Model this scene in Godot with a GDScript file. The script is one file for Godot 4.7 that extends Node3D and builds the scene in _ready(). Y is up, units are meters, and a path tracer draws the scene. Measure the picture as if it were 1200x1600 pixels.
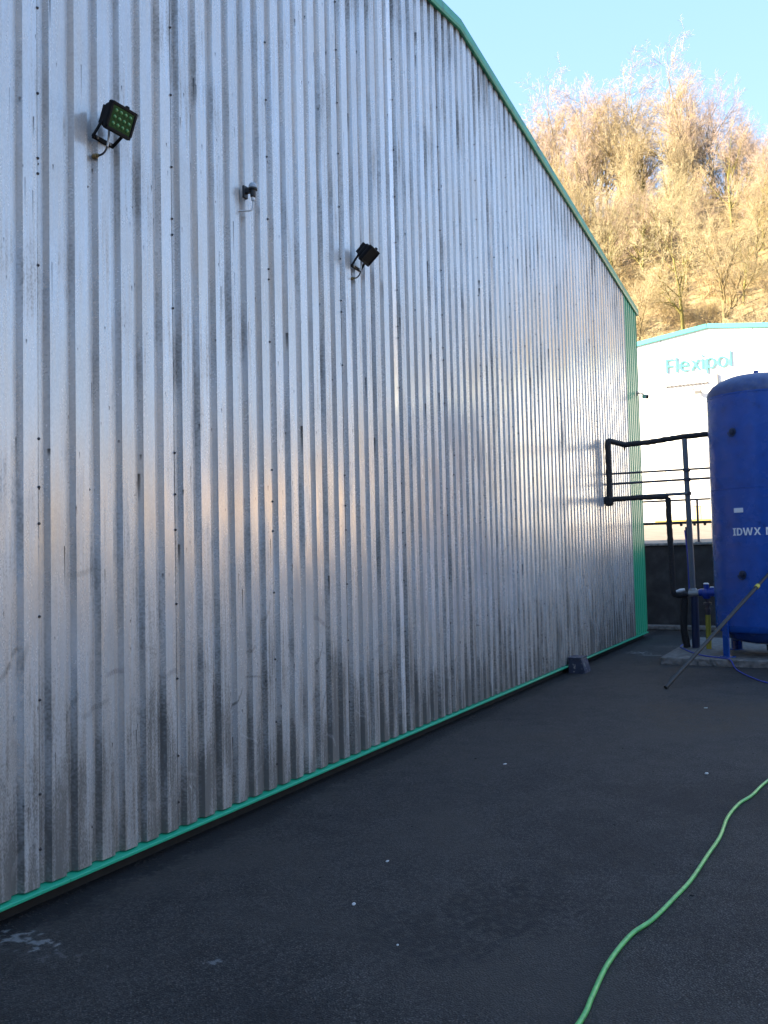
extends Node3D

# ---------------------------------------------------------------- setting out
const WALL_X := -3.54          # outer face of the cladding crowns
const PITCH := 0.1627          # rib spacing of the cladding
const SEAM0 := 2.93            # distance along the wall of one side lap
const SHEET := 0.9762          # cover width of a sheet, six ribs
const RIDGE_S := 8.42
const END_S := 16.79
const START_S := 0.05
const VERGE_SLOPE := 0.135
const EYE := Vector3(0, 1.68, 0)

var used := {}
var M := {}

class MB:
	var v := PackedVector3Array()
	var n := PackedVector3Array()
	var uv := PackedVector2Array()
	var uv2 := PackedVector2Array()
	func tri(a: Vector3, b: Vector3, c: Vector3, na: Vector3, nb: Vector3, nc: Vector3) -> void:
		if (b - a).cross(c - a).dot(na + nb + nc) > 0.0:
			v.append(a); v.append(c); v.append(b)
			n.append(na); n.append(nc); n.append(nb)
		else:
			v.append(a); v.append(b); v.append(c)
			n.append(na); n.append(nb); n.append(nc)
	func quad(a: Vector3, b: Vector3, c: Vector3, d: Vector3, nn: Vector3) -> void:
		tri(a, b, c, nn, nn, nn); tri(a, c, d, nn, nn, nn)
	func squad(a: Vector3, b: Vector3, c: Vector3, d: Vector3, na: Vector3, nb: Vector3, nc: Vector3, nd: Vector3) -> void:
		tri(a, b, c, na, nb, nc); tri(a, c, d, na, nc, nd)
	# box with chamfered edges
	func box(at: Vector3, size: Vector3, bevel := 0.0, basis := Basis.IDENTITY) -> void:
		var h := size * 0.5
		var b: float = min(bevel, min(h.x, min(h.y, h.z)) * 0.9)
		var P := func(sx: float, sy: float, sz: float, k: int) -> Vector3:
			var q := Vector3(sx * (h.x - (0.0 if k == 0 else b)), sy * (h.y - (0.0 if k == 1 else b)), sz * (h.z - (0.0 if k == 2 else b)))
			return at + basis * q
		for k in 3:
			for s in [-1.0, 1.0]:
				var c := []
				for w in [[-1.0, -1.0], [1.0, -1.0], [1.0, 1.0], [-1.0, 1.0]]:
					var q := [0.0, 0.0, 0.0]
					q[k] = s; q[(k + 1) % 3] = w[0]; q[(k + 2) % 3] = w[1]
					c.append(P.call(q[0], q[1], q[2], k))
				var nn := Vector3.ZERO
				nn[k] = s
				quad(c[0], c[1], c[2], c[3], (basis * nn).normalized())
		if b <= 0.0:
			return
		for k in 3:
			var k1 := (k + 1) % 3
			var k2 := (k + 2) % 3
			for s1 in [-1.0, 1.0]:
				for s2 in [-1.0, 1.0]:
					var qa := [0.0, 0.0, 0.0]
					qa[k] = -1.0; qa[k1] = s1; qa[k2] = s2
					var qb := [0.0, 0.0, 0.0]
					qb[k] = 1.0; qb[k1] = s1; qb[k2] = s2
					var nn := Vector3.ZERO
					nn[k1] = s1; nn[k2] = s2
					quad(P.call(qa[0], qa[1], qa[2], k1), P.call(qb[0], qb[1], qb[2], k1), P.call(qb[0], qb[1], qb[2], k2), P.call(qa[0], qa[1], qa[2], k2), (basis * nn).normalized())
		for sx in [-1.0, 1.0]:
			for sy in [-1.0, 1.0]:
				for sz in [-1.0, 1.0]:
					var nn := (basis * Vector3(sx, sy, sz)).normalized()
					tri(P.call(sx, sy, sz, 0), P.call(sx, sy, sz, 1), P.call(sx, sy, sz, 2), nn, nn, nn)
	func tube(pts: Array, radii: Array, sides := 8, caps := true) -> void:
		var rings := []
		var norms := []
		var side := Vector3.ZERO
		for i in pts.size():
			var t: Vector3
			if i == 0: t = pts[1] - pts[0]
			elif i == pts.size() - 1: t = pts[i] - pts[i - 1]
			else: t = (pts[i + 1] - pts[i]).normalized() + (pts[i] - pts[i - 1]).normalized()
			t = t.normalized()
			if side == Vector3.ZERO:
				side = t.cross(Vector3.UP if absf(t.y) < 0.9 else Vector3.RIGHT).normalized()
			else:
				side = (side - t * side.dot(t)).normalized()
			var up := side.cross(t)
			var ring := []
			var nr := []
			for k in sides:
				var a := TAU * k / sides
				var o := side * cos(a) + up * sin(a)
				nr.append(o)
				ring.append(pts[i] + o * float(radii[i] if radii.size() > 1 else radii[0]))
			rings.append(ring); norms.append(nr)
		for i in pts.size() - 1:
			for k in sides:
				var k2 := (k + 1) % sides
				squad(rings[i][k], rings[i][k2], rings[i + 1][k2], rings[i + 1][k], norms[i][k], norms[i][k2], norms[i + 1][k2], norms[i + 1][k])
		if caps:
			for e in [[0, (pts[0] - pts[1]).normalized()], [pts.size() - 1, (pts[-1] - pts[-2]).normalized()]]:
				var r: Array = rings[e[0]]
				for k in range(1, sides - 1):
					tri(r[0], r[k], r[k + 1], e[1], e[1], e[1])
	# profile: [radius, height] pairs from bottom to top; axis up
	func lathe(at: Vector3, profile: Array, sides := 32, basis := Basis.IDENTITY) -> void:
		for i in profile.size() - 1:
			var p0: Vector2 = profile[i]
			var p1: Vector2 = profile[i + 1]
			var d := p1 - p0
			if d.length() < 1e-6: continue
			var nn := Vector2(d.y, -d.x).normalized()
			var n0 := nn
			var n1 := nn
			if i > 0:
				var e := p0 - (profile[i - 1] as Vector2)
				var m := Vector2(e.y, -e.x).normalized()
				if m.dot(nn) > 0.75: n0 = (m + nn).normalized()
			if i < profile.size() - 2:
				var e := (profile[i + 2] as Vector2) - p1
				var m := Vector2(e.y, -e.x).normalized()
				if m.dot(nn) > 0.75: n1 = (m + nn).normalized()
			for k in sides:
				var a := TAU * k / sides
				var b := TAU * (k + 1) / sides
				var ca := Vector3(cos(a), 0, sin(a))
				var cb := Vector3(cos(b), 0, sin(b))
				var q0 := at + basis * (ca * p0.x + Vector3.UP * p0.y)
				var q1 := at + basis * (cb * p0.x + Vector3.UP * p0.y)
				var q2 := at + basis * (cb * p1.x + Vector3.UP * p1.y)
				var q3 := at + basis * (ca * p1.x + Vector3.UP * p1.y)
				var m0 := basis * (ca * n0.x + Vector3.UP * n0.y)
				var m1 := basis * (cb * n0.x + Vector3.UP * n0.y)
				var m2 := basis * (cb * n1.x + Vector3.UP * n1.y)
				var m3 := basis * (ca * n1.x + Vector3.UP * n1.y)
				if p0.x > 1e-5: tri(q0, q1, q2, m0, m1, m2)
				if p1.x > 1e-5: tri(q0, q2, q3, m0, m2, m3)
	func mesh() -> ArrayMesh:
		var a := []
		a.resize(Mesh.ARRAY_MAX)
		a[Mesh.ARRAY_VERTEX] = v
		a[Mesh.ARRAY_NORMAL] = n
		if uv.size() == v.size(): a[Mesh.ARRAY_TEX_UV] = uv
		if uv2.size() == v.size(): a[Mesh.ARRAY_TEX_UV2] = uv2
		var m := ArrayMesh.new()
		m.add_surface_from_arrays(Mesh.PRIMITIVE_TRIANGLES, a)
		return m

# ---------------------------------------------------------------- naming
func numbered(called: String) -> String:
	var k: int = used.get(called, 0)
	used[called] = k + 1
	return called if k == 0 else "%s_%03d" % [called, k]

func tag(o: Node, label: String, category: String, group := "") -> void:
	o.set_meta("label", label)
	o.set_meta("category", category)
	if group != "": o.set_meta("group", group)

func thing(called: String, label: String, category: String, at := Vector3.ZERO, group := "") -> Node3D:
	var o := Node3D.new()
	o.name = numbered(called)
	add_child(o)
	o.position = at
	tag(o, label, category, group)
	return o

# a mesh as part of parent; builder coordinates are world coordinates unless local is set
func part(called: String, b, m: Material, parent: Node, local := false, label := "") -> MeshInstance3D:
	var o := MeshInstance3D.new()
	o.name = called
	o.mesh = b.mesh() if b is MB else b
	o.material_override = m
	if parent == self: o.name = numbered(called)
	parent.add_child(o, true)
	if not local and parent is Node3D and parent != self:
		var p := Vector3.ZERO
		var q: Node = parent
		while q is Node3D and q != self:
			p += (q as Node3D).position
			q = q.get_parent()
		o.position = -p
	if label != "": o.set_meta("label", label)
	return o

func structure(called: String, b, m: Material) -> MeshInstance3D:
	var o := part(called, b, m, self)
	o.set_meta("kind", "structure")
	return o

# ---------------------------------------------------------------- materials
func srgb(r: float, g: float, b: float) -> Color:
	return Color(r, g, b).linear_to_srgb()

func mat(c: Color, rough := 0.6, metal := 0.0, spec := 0.5) -> StandardMaterial3D:
	var m := StandardMaterial3D.new()
	m.albedo_color = c
	m.roughness = rough
	m.metallic = metal
	m.metallic_specular = spec
	return m

func noise(seed_: int, freq: float, oct := 4, kind := FastNoiseLite.TYPE_SIMPLEX_SMOOTH) -> FastNoiseLite:
	var f := FastNoiseLite.new()
	f.seed = seed_
	f.frequency = freq
	f.noise_type = kind
	f.fractal_octaves = oct
	return f

# noise picture as bytes, optionally stretched
func noise_bytes(seed_: int, freq: float, gw: int, gh: int, w: int, h: int, oct := 4) -> PackedByteArray:
	var im := noise(seed_, freq, oct).get_image(gw, gh, false, false, true)
	im.convert(Image.FORMAT_L8)
	if gw != w or gh != h: im.resize(w, h, Image.INTERPOLATE_CUBIC)
	return im.get_data()

func tile_noise(seed_: int, size: int, freq: float, oct: int, ramp: Gradient) -> ImageTexture:
	var im := noise(seed_, freq, oct).get_seamless_image(size, size)
	im.convert(Image.FORMAT_L8)
	var d := im.get_data()
	var lut := []
	for i in 256: lut.append(ramp.sample(i / 255.0))
	var out := PackedByteArray()
	out.resize(size * size * 3)
	for i in d.size():
		var c: Color = lut[d[i]]
		out[i * 3] = int(c.r * 255); out[i * 3 + 1] = int(c.g * 255); out[i * 3 + 2] = int(c.b * 255)
	return ImageTexture.create_from_image(Image.create_from_data(size, size, false, Image.FORMAT_RGB8, out))

func ramp(stops: Array) -> Gradient:
	var g := Gradient.new()
	var offs := PackedFloat32Array()
	var cols := PackedColorArray()
	for s in stops:
		offs.append(s[0]); cols.append(s[1])
	g.offsets = offs; g.colors = cols
	return g

func bump_tile(seed_: int, size: int, freq: float, oct: int, strength: float) -> ImageTexture:
	var im := noise(seed_, freq, oct).get_seamless_image(size, size)
	im.convert(Image.FORMAT_RGBA8)
	im.bump_map_to_normal_map(strength)
	return ImageTexture.create_from_image(im)

func tri_mat(tex: Texture2D, scale: float, rough: float, normal: Texture2D = null, nscale := 1.0) -> StandardMaterial3D:
	var m := StandardMaterial3D.new()
	m.albedo_texture = tex
	m.roughness = rough
	m.uv1_triplanar = true
	m.uv1_world_triplanar = true
	m.uv1_scale = Vector3.ONE * scale
	if normal:
		m.normal_enabled = true
		m.normal_texture = normal
		m.normal_scale = nscale
	return m

# weathered paint on cladding between s0 and s1: [albedo, roughness]
func cladding_maps(s0: float, s1: float, w: int, h: int, seed_: int, clean: Color, dirt_c: Color) -> Array:
	var top := 7.5
	var fine := noise_bytes(seed_, 0.16, w, h / 16, w, h, 3)        # long vertical streaks
	var mid := noise_bytes(seed_ + 1, 0.035, w, h / 6, w, h, 4)
	var blot := noise_bytes(seed_ + 2, 0.006, w, h, w, h, 5)
	var grit := PackedByteArray()
	grit.resize(w * h)
	var gr := RandomNumberGenerator.new()
	gr.seed = seed_ + 3
	for q in grit.size() / 4: grit.encode_u32(q * 4, gr.randi())
	var r := RandomNumberGenerator.new()
	r.seed = seed_ * 7 + 5
	# how dirty each rib is, and how far up the splashes reach there
	var ribs := int(ceil((s1 - s0) / PITCH)) + 2
	var rib_d := []
	var rib_t := []
	for i in ribs:
		rib_d.append(r.randf_range(-0.06, 0.06) + (0.10 if r.randf() < 0.15 else 0.0))
		rib_t.append(r.randf_range(0.965, 1.03))
	var col := PackedByteArray()
	col.resize(w * h * 3)
	var rou := PackedByteArray()
	rou.resize(w * h)
	var edge := PackedFloat32Array()      # dirt caught along the foot of each slope
	var bias := PackedFloat32Array()
	var tone := PackedFloat32Array()
	for i in w:
		var s := s0 + (s1 - s0) * (i + 0.5) / w
		var ph := fposmod((s - SEAM0) / PITCH, 1.0)
		var e := 0.0
		if ph < 0.455: e = 0.05
		if ph > 0.34 and ph < 0.455: e = 0.08
		# grime in the side lap
		var lap := fposmod(s - SEAM0 + 0.5 * SHEET, SHEET) - 0.5 * SHEET
		if lap > -0.004 and lap < 0.003: e += 0.45
		edge.append(e)
		var k := clampi(int((s - s0) / PITCH), 0, ribs - 1)
		# that rib was replaced later and is cleaner than the rest
		var fresh := (s - SEAM0) / PITCH > 23.455 and (s - SEAM0) / PITCH < 24.0
		bias.append(-0.16 if fresh else rib_d[k])
		tone.append(1.10 if fresh else rib_t[k])
	var cr := clean.r
	var cg := clean.g
	var cb := clean.b
	for j in h:
		var y := top * (1.0 - (j + 0.5) / h)
		# splash zone at the foot, run-off under the verge
		var foot := 0.58 * clampf(1.0 - y / 1.25, 0.0, 1.0) + 0.12 * clampf(1.0 - y / 2.4, 0.0, 1.0)
		for i in w:
			var q := j * w + i
			var s := s0 + (s1 - s0) * (i + 0.5) / w
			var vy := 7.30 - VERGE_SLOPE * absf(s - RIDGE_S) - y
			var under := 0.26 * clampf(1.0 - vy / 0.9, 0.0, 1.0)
			var f := fine[q] / 255.0
			var m := mid[q] / 255.0
			var b := blot[q] / 255.0
			var g := grit[q] / 255.0
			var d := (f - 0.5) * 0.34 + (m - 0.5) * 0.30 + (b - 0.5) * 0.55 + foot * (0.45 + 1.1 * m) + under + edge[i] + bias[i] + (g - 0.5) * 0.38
			d = clampf((d - 0.10) * 1.35, 0.0, 0.80)
			var k := (1.0 - d) * (tone[i] + (g - 0.5) * 0.10 + (b - 0.5) * 0.10)
			var hue := ((255 - blot[q]) / 255.0 - 0.5) * 0.05 + (f - 0.5) * 0.05
			col[q * 3] = int(clampf(cr * k * (1.0 + hue) + dirt_c.r * d, 0, 1) * 255.0)
			col[q * 3 + 1] = int(clampf(cg * k + dirt_c.g * d, 0, 1) * 255.0)
			col[q * 3 + 2] = int(clampf(cb * k * (1.0 - hue) + dirt_c.b * d, 0, 1) * 255.0)
			rou[q] = int(clampf(0.26 + 0.45 * d + (m - 0.5) * 0.16 + (b - 0.5) * 0.12, 0.16, 0.95) * 255.0)
	# scrapes and smears where things were leaned and dragged along the lower wall
	for k in int((s1 - s0) * 22):
		var si := r.randf_range(s0, s1)
		var yi := absf(r.randfn(0.0, 0.75)) + 0.15
		var ang := r.randf_range(-0.5, 0.5) + (0.0 if r.randf() < 0.4 else PI / 2 * (1 if r.randf() < 0.5 else -1) * r.randf_range(0.6, 1.0))
		var len := r.randf_range(0.04, 0.24)
		var thick := r.randf_range(0.003, 0.016)
		var lighter := r.randf() < 0.5
		var amount := r.randf_range(0.12, 0.42)
		var steps := int(len / 0.003)
		for a in steps:
			var u := float(a) / steps
			var wob := sin(u * 7.0 + k) * 0.004
			for o in range(-3, 4):
				var px := int((si + cos(ang) * u * len + (wob + o / 3.0 * thick) * -sin(ang) - s0) / (s1 - s0) * w)
				var py := int((1.0 - (yi + sin(ang) * u * len + (wob + o / 3.0 * thick) * cos(ang)) / top) * h)
				if px < 0 or py < 0 or px >= w or py >= h: continue
				var q := py * w + px
				var t := amount * (grit[q] / 255.0) * (1.0 - absf(u - 0.5)) * 0.6
				col[q * 3] = int(lerpf(col[q * 3], (cr if lighter else dirt_c.r) * 255.0, t))
				col[q * 3 + 1] = int(lerpf(col[q * 3 + 1], (cg if lighter else dirt_c.g) * 255.0, t))
				col[q * 3 + 2] = int(lerpf(col[q * 3 + 2], (cb if lighter else dirt_c.b) * 255.0, t))
	# black specks, most with a short run below
	for k in int((s1 - s0) * 120):
		var i := r.randi_range(1, w - 4)
		var j := r.randi_range(0, h - 40)
		var long := r.randi_range(2, 5) if r.randf() < 0.7 else r.randi_range(8, 34)
		var wide := 1 if r.randf() < 0.75 else 2
		for jj in long:
			var fade := 0.6 * (1.0 - float(jj) / long)
			for ii in wide:
				var q := ((j + jj) * w + i + ii) * 3
				for c in 3: col[q + c] = int(col[q + c] * (1.0 - fade))
	return [Image.create_from_data(w, h, false, Image.FORMAT_RGB8, col), Image.create_from_data(w, h, false, Image.FORMAT_L8, rou)]

func cladding_mat(maps: Array, metal: float) -> StandardMaterial3D:
	var m := StandardMaterial3D.new()
	m.albedo_texture = ImageTexture.create_from_image(maps[0])
	m.roughness = 1.0
	m.roughness_texture = ImageTexture.create_from_image(maps[1])
	m.roughness_texture_channel = BaseMaterial3D.TEXTURE_CHANNEL_RED
	m.metallic = metal
	return m

func make_materials() -> void:
	var clean := srgb(0.675, 0.665, 0.655)
	var dirt := srgb(0.098, 0.094, 0.086)
	M.clad_a = cladding_mat(cladding_maps(0.0, SEAM0 + 5 * SHEET, 2048, 1024, 11, clean, dirt), 0.33)
	M.clad_b = cladding_mat(cladding_maps(SEAM0 + 5 * SHEET, END_S + 0.1, 2048, 1024, 31, clean, dirt), 0.33)
	M.clad_green = mat(srgb(0.03, 0.36, 0.20), 0.36)
	M.green = mat(srgb(0.02, 0.37, 0.205), 0.40)
	M.verge = tri_mat(tile_noise(5, 512, 0.012, 5, ramp([[0.0, srgb(0.05, 0.10, 0.09)], [0.36, srgb(0.025, 0.30, 0.17)], [1.0, srgb(0.03, 0.38, 0.22)]])), 0.5, 0.4)
	M.screw = mat(srgb(0.05, 0.05, 0.055), 0.5, 0.4)
	M.washer = mat(srgb(0.25, 0.26, 0.27), 0.4, 0.6)
	M.plinth = tri_mat(tile_noise(9, 256, 0.03, 4, ramp([[0.0, srgb(0.008, 0.008, 0.008)], [1.0, srgb(0.022, 0.021, 0.02)]])), 1.0, 0.9)
	M.roof = mat(srgb(0.20, 0.23, 0.25), 0.5, 0.2)
	M.slate_clad = mat(srgb(0.13, 0.15, 0.18), 0.5)
	M.inner_wall = mat(srgb(0.45, 0.46, 0.47), 0.5)
	M.black_paint = mat(srgb(0.010, 0.010, 0.012), 0.6, 0.0, 0.3)
	M.black_plastic = mat(srgb(0.02, 0.02, 0.022), 0.5)
	M.green_lens = mat(srgb(0.015, 0.075, 0.02), 0.12)
	M.led = mat(srgb(0.10, 0.30, 0.10), 0.25)
	M.dark_glass = mat(srgb(0.008, 0.008, 0.009), 0.55, 0.0, 0.25)
	M.dark_led = mat(srgb(0.010, 0.010, 0.010), 0.5)
	M.white_plastic = mat(srgb(0.72, 0.73, 0.74), 0.4)
	M.grey_plastic = mat(srgb(0.36, 0.42, 0.48), 0.25)
	M.cable_white = mat(srgb(0.62, 0.63, 0.63), 0.5)
	M.cable_black = mat(srgb(0.02, 0.02, 0.02), 0.5)
	M.brass = mat(srgb(0.22, 0.17, 0.08), 0.4, 0.6)
	M.lagging = tri_mat(tile_noise(13, 256, 0.05, 4, ramp([[0.0, srgb(0.010, 0.009, 0.010)], [0.7, srgb(0.03, 0.027, 0.026)], [1.0, srgb(0.10, 0.09, 0.085)]])), 3.0, 0.75, bump_tile(14, 256, 0.05, 4, 6.0), 1.0)
	M.grey_pipe = mat(srgb(0.13, 0.15, 0.17), 0.45)
	M.thin_pipe = mat(srgb(0.06, 0.06, 0.075), 0.45)
	M.navy_pipe = mat(srgb(0.008, 0.018, 0.06), 0.5)
	M.blue_valve = mat(srgb(0.012, 0.05, 0.33), 0.35)
	M.steel = mat(srgb(0.30, 0.31, 0.31), 0.45, 0.4)
	M.yellow = mat(srgb(0.33, 0.29, 0.035), 0.5)
	M.tank = mat(srgb(0.012, 0.055, 0.33), 0.22)
	var tank_r := tile_noise(17, 512, 0.01, 5, ramp([[0.0, Color(0.16, 0.16, 0.16)], [1.0, Color(0.36, 0.36, 0.36)]]))
	M.tank.roughness = 1.0
	M.tank.roughness_texture = tank_r
	M.tank.uv1_triplanar = true
	M.tank.uv1_world_triplanar = true
	M.tank.uv1_scale = Vector3.ONE * 0.6
	M.tank.albedo_color = Color.WHITE
	M.tank.albedo_texture = tile_noise(18, 512, 0.014, 5, ramp([[0.0, srgb(0.008, 0.040, 0.19)], [0.25, srgb(0.010, 0.066, 0.31)], [0.75, srgb(0.011, 0.076, 0.36)], [1.0, srgb(0.022, 0.095, 0.39)]]))
	M.tank_dusty = tri_mat(tile_noise(20, 512, 0.02, 5, ramp([[0.0, srgb(0.012, 0.022, 0.07)], [0.45, srgb(0.018, 0.045, 0.17)], [0.7, srgb(0.05, 0.07, 0.17)], [1.0, srgb(0.12, 0.13, 0.18)]])), 0.8, 0.45)
	M.tank_dark = mat(srgb(0.01, 0.02, 0.05), 0.5)
	M.label_white = mat(srgb(0.74, 0.75, 0.78), 0.5)
	M.hose = tri_mat(tile_noise(21, 256, 0.03, 4, ramp([[0.0, srgb(0.04, 0.20, 0.07)], [0.4, srgb(0.10, 0.43, 0.11)], [1.0, srgb(0.17, 0.52, 0.14)]])), 2.5, 0.32)
	M.blue_cable = mat(srgb(0.03, 0.05, 0.35), 0.45)
	M.pole = tri_mat(tile_noise(19, 256, 0.04, 4, ramp([[0.0, srgb(0.010, 0.009, 0.009)], [0.70, srgb(0.024, 0.020, 0.017)], [1.0, srgb(0.07, 0.055, 0.035)]])), 2.0, 0.5)
	M.pole_ring = mat(srgb(0.55, 0.45, 0.06), 0.5)
	M.bait = tri_mat(tile_noise(23, 256, 0.02, 4, ramp([[0.0, srgb(0.02, 0.025, 0.045)], [0.74, srgb(0.035, 0.042, 0.075)], [0.80, srgb(0.25, 0.23, 0.21)], [1.0, srgb(0.33, 0.30, 0.27)]])), 2.2, 0.6)
	M.concrete = tri_mat(tile_noise(27, 512, 0.02, 5, ramp([[0.0, srgb(0.07, 0.068, 0.065)], [0.5, srgb(0.13, 0.125, 0.12)], [1.0, srgb(0.20, 0.19, 0.18)]])), 0.7, 0.9, bump_tile(28, 256, 0.08, 3, 4.0), 0.6)
	M.retaining = tri_mat(tile_noise(29, 512, 0.01, 5, ramp([[0.0, srgb(0.014, 0.014, 0.015)], [0.5, srgb(0.026, 0.026, 0.028)], [1.0, srgb(0.05, 0.05, 0.052)]])), 0.6, 0.85)
	M.coping = tri_mat(tile_noise(30, 512, 0.02, 5, ramp([[0.0, srgb(0.10, 0.11, 0.11)], [1.0, srgb(0.32, 0.32, 0.31)]])), 0.9, 0.85)
	M.rail = mat(srgb(0.07, 0.055, 0.06), 0.5)
	M.rail_black = mat(srgb(0.012, 0.012, 0.012), 0.5)
	M.white_clad = mat(srgb(0.84, 0.83, 0.81), 0.5)
	M.turquoise = mat(srgb(0.09, 0.47, 0.43), 0.45)
	M.cream = mat(srgb(0.55, 0.48, 0.30), 0.6)
	M.road_yellow = mat(srgb(0.50, 0.36, 0.08), 0.6)
	M.cream_render = mat(srgb(0.62, 0.47, 0.33), 0.8)
	M.far_grey = mat(srgb(0.22, 0.22, 0.23), 0.5)
	M.road = tri_mat(tile_noise(37, 512, 0.012, 5, ramp([[0.0, srgb(0.16, 0.13, 0.10)], [1.0, srgb(0.26, 0.21, 0.17)]])), 0.15, 0.9)
	M.hill = tri_mat(tile_noise(41, 1024, 0.012, 6, ramp([[0.0, srgb(0.14, 0.10, 0.055)], [0.35, srgb(0.27, 0.19, 0.105)], [0.55, srgb(0.34, 0.25, 0.13)], [0.75, srgb(0.33, 0.27, 0.13)], [1.0, srgb(0.42, 0.32, 0.19)]])), 0.06, 0.95)
	M.bark = mat(srgb(0.21, 0.165, 0.08), 0.9)
	M.bark_moss = mat(srgb(0.19, 0.17, 0.05), 0.9)
	M.bark_grey = mat(srgb(0.15, 0.125, 0.10), 0.9)
	M.twig = mat(srgb(0.42, 0.34, 0.21), 0.9)
	M.twig_pink = mat(srgb(0.43, 0.325, 0.255), 0.9)
	M.twig_pale = mat(srgb(0.45, 0.385, 0.24), 0.9)
	M.brush = mat(srgb(0.36, 0.28, 0.15), 0.95)
	M.grit = mat(srgb(0.035, 0.031, 0.027), 0.95)
	M.stone_white = mat(srgb(0.5, 0.5, 0.49), 0.8)
	make_yard_material()

func make_yard_material() -> void:
	# aggregate, 1.4 m a tile
	var size := 1024
	var a := noise(51, 0.06, 3).get_seamless_image(size, size)
	a.convert(Image.FORMAT_L8)
	var b := noise(52, 0.01, 4).get_seamless_image(size, size)
	b.convert(Image.FORMAT_L8)
	var c := noise(53, 0.22, 1).get_seamless_image(size, size)
	c.convert(Image.FORMAT_L8)
	var da := a.get_data()
	var db := b.get_data()
	var dc := c.get_data()
	var out := PackedByteArray()
	out.resize(size * size * 3)
	var hm := PackedByteArray()
	hm.resize(size * size)
	var r := RandomNumberGenerator.new()
	r.seed = 99
	for i in da.size():
		var g := dc[i] / 255.0
		var k := 0.020 + (da[i] / 255.0 - 0.5) * 0.050 + (db[i] / 255.0 - 0.5) * 0.022 + (g - 0.5) * 0.055
		k += (r.randf() - 0.5) * 0.022
		if g > 0.74: k += (g - 0.74) * 0.36
		k = clampf(k, 0.006, 0.12)
		var s := pow(k, 1.0 / 2.2) * 255.0
		out[i * 3] = int(s * 1.05); out[i * 3 + 1] = int(s * 0.985); out[i * 3 + 2] = int(minf(s * 0.96, 255))
		hm[i] = int(clampf(g * 0.7 + da[i] / 255.0 * 0.3, 0, 1) * 255)
	# pale chips
	for k in 900:
		var x := r.randi_range(0, size - 3)
		var y := r.randi_range(0, size - 3)
		var l := r.randi_range(60, 130)
		for o in ([[0, 0]] if r.randf() < 0.6 else [[0, 0], [1, 0], [0, 1]]):
			var q: int = ((y + o[1]) * size + x + o[0]) * 3
			for ch in 3: out[q + ch] = l
	var tile := Image.create_from_data(size, size, false, Image.FORMAT_RGB8, out)
	var him := Image.create_from_data(size, size, false, Image.FORMAT_L8, hm)
	him.convert(Image.FORMAT_RGBA8)
	him.bump_map_to_normal_map(5.0)
	var m := StandardMaterial3D.new()
	m.albedo_texture = ImageTexture.create_from_image(tile)
	m.normal_enabled = true
	m.normal_texture = ImageTexture.create_from_image(him)
	m.normal_scale = 0.45
	m.roughness = 0.78
	m.metallic_specular = 0.4
	m.uv1_scale = Vector3(1 / 2.3, 1 / 2.3, 1)
	# stains, scuffs and dirt over 10 x 20 m
	var w := 1024
	var h := 2048
	var blot := noise_bytes(61, 0.008, w, h, w, h, 5)
	var grain := noise_bytes(62, 0.14, w, h, w, h, 4)
	var wide := noise_bytes(63, 0.0025, w, h, w, h, 3)
	var ov := PackedByteArray()
	ov.resize(w * h * 4)
	# [x, z, radius x, radius z, strength, threshold, colour]
	var dark := srgb(0.006, 0.006, 0.007)
	var pale := srgb(0.22, 0.22, 0.215)
	var rust := srgb(0.055, 0.032, 0.014)
	var brown := srgb(0.045, 0.038, 0.032)
	var spots := [
		[-1.50, -3.95, 0.30, 0.34, 0.75, dark, 1.0], [-1.72, -3.50, 0.32, 0.26, 0.6, dark, 1.0],
		[-3.28, -2.68, 0.22, 0.10, 0.85, pale, 1.6], [-3.10, -2.62, 0.30, 0.16, 0.5, pale, 1.9], [-2.42, -2.88, 0.06, 0.04, 0.8, pale, 1.4],
		[-3.12, -14.25, 0.26, 0.22, 0.9, pale, 1.25], [-2.86, -13.95, 0.25, 0.10, 0.8, pale, 1.35], [-3.0, -15.2, 0.3, 0.25, 0.5, pale, 1.5],
		[-1.35, -9.3, 0.7, 0.9, 0.55, rust, 0.9], [-1.9, -10.6, 0.9, 0.8, 0.4, brown, 0.8], [-2.3, -7.4, 0.5, 0.4, 0.3, rust, 1.1],
		[-2.6, -5.6, 0.4, 0.3, 0.35, dark, 1.1], [-2.9, -9.0, 0.5, 1.0, 0.4, dark, 1.0], [0.2, -8.0, 1.2, 2.0, 0.3, brown, 0.9],
	]
	for j in h:
		var z := -18.4 + 20.0 * (j + 0.5) / h
		for i in w:
			var q := j * w + i
			var x := -3.6 + 10.0 * (i + 0.5) / w
			var bl := blot[q] / 255.0
			var g := grain[q] / 255.0
			var wd := wide[q] / 255.0
			# worn lighter and darker areas
			var t := (bl - 0.5) * 0.9 + (wd - 0.5) * 0.9
			var cc := brown if t > 0 else dark
			var al := clampf(absf(t) * 1.1, 0.0, 0.6)
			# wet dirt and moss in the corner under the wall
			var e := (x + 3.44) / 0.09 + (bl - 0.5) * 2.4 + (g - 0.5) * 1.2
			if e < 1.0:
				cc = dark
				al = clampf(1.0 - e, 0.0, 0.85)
			ov[q * 4] = int(cc.r * 255); ov[q * 4 + 1] = int(cc.g * 255); ov[q * 4 + 2] = int(cc.b * 255); ov[q * 4 + 3] = int(al * 255)
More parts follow.
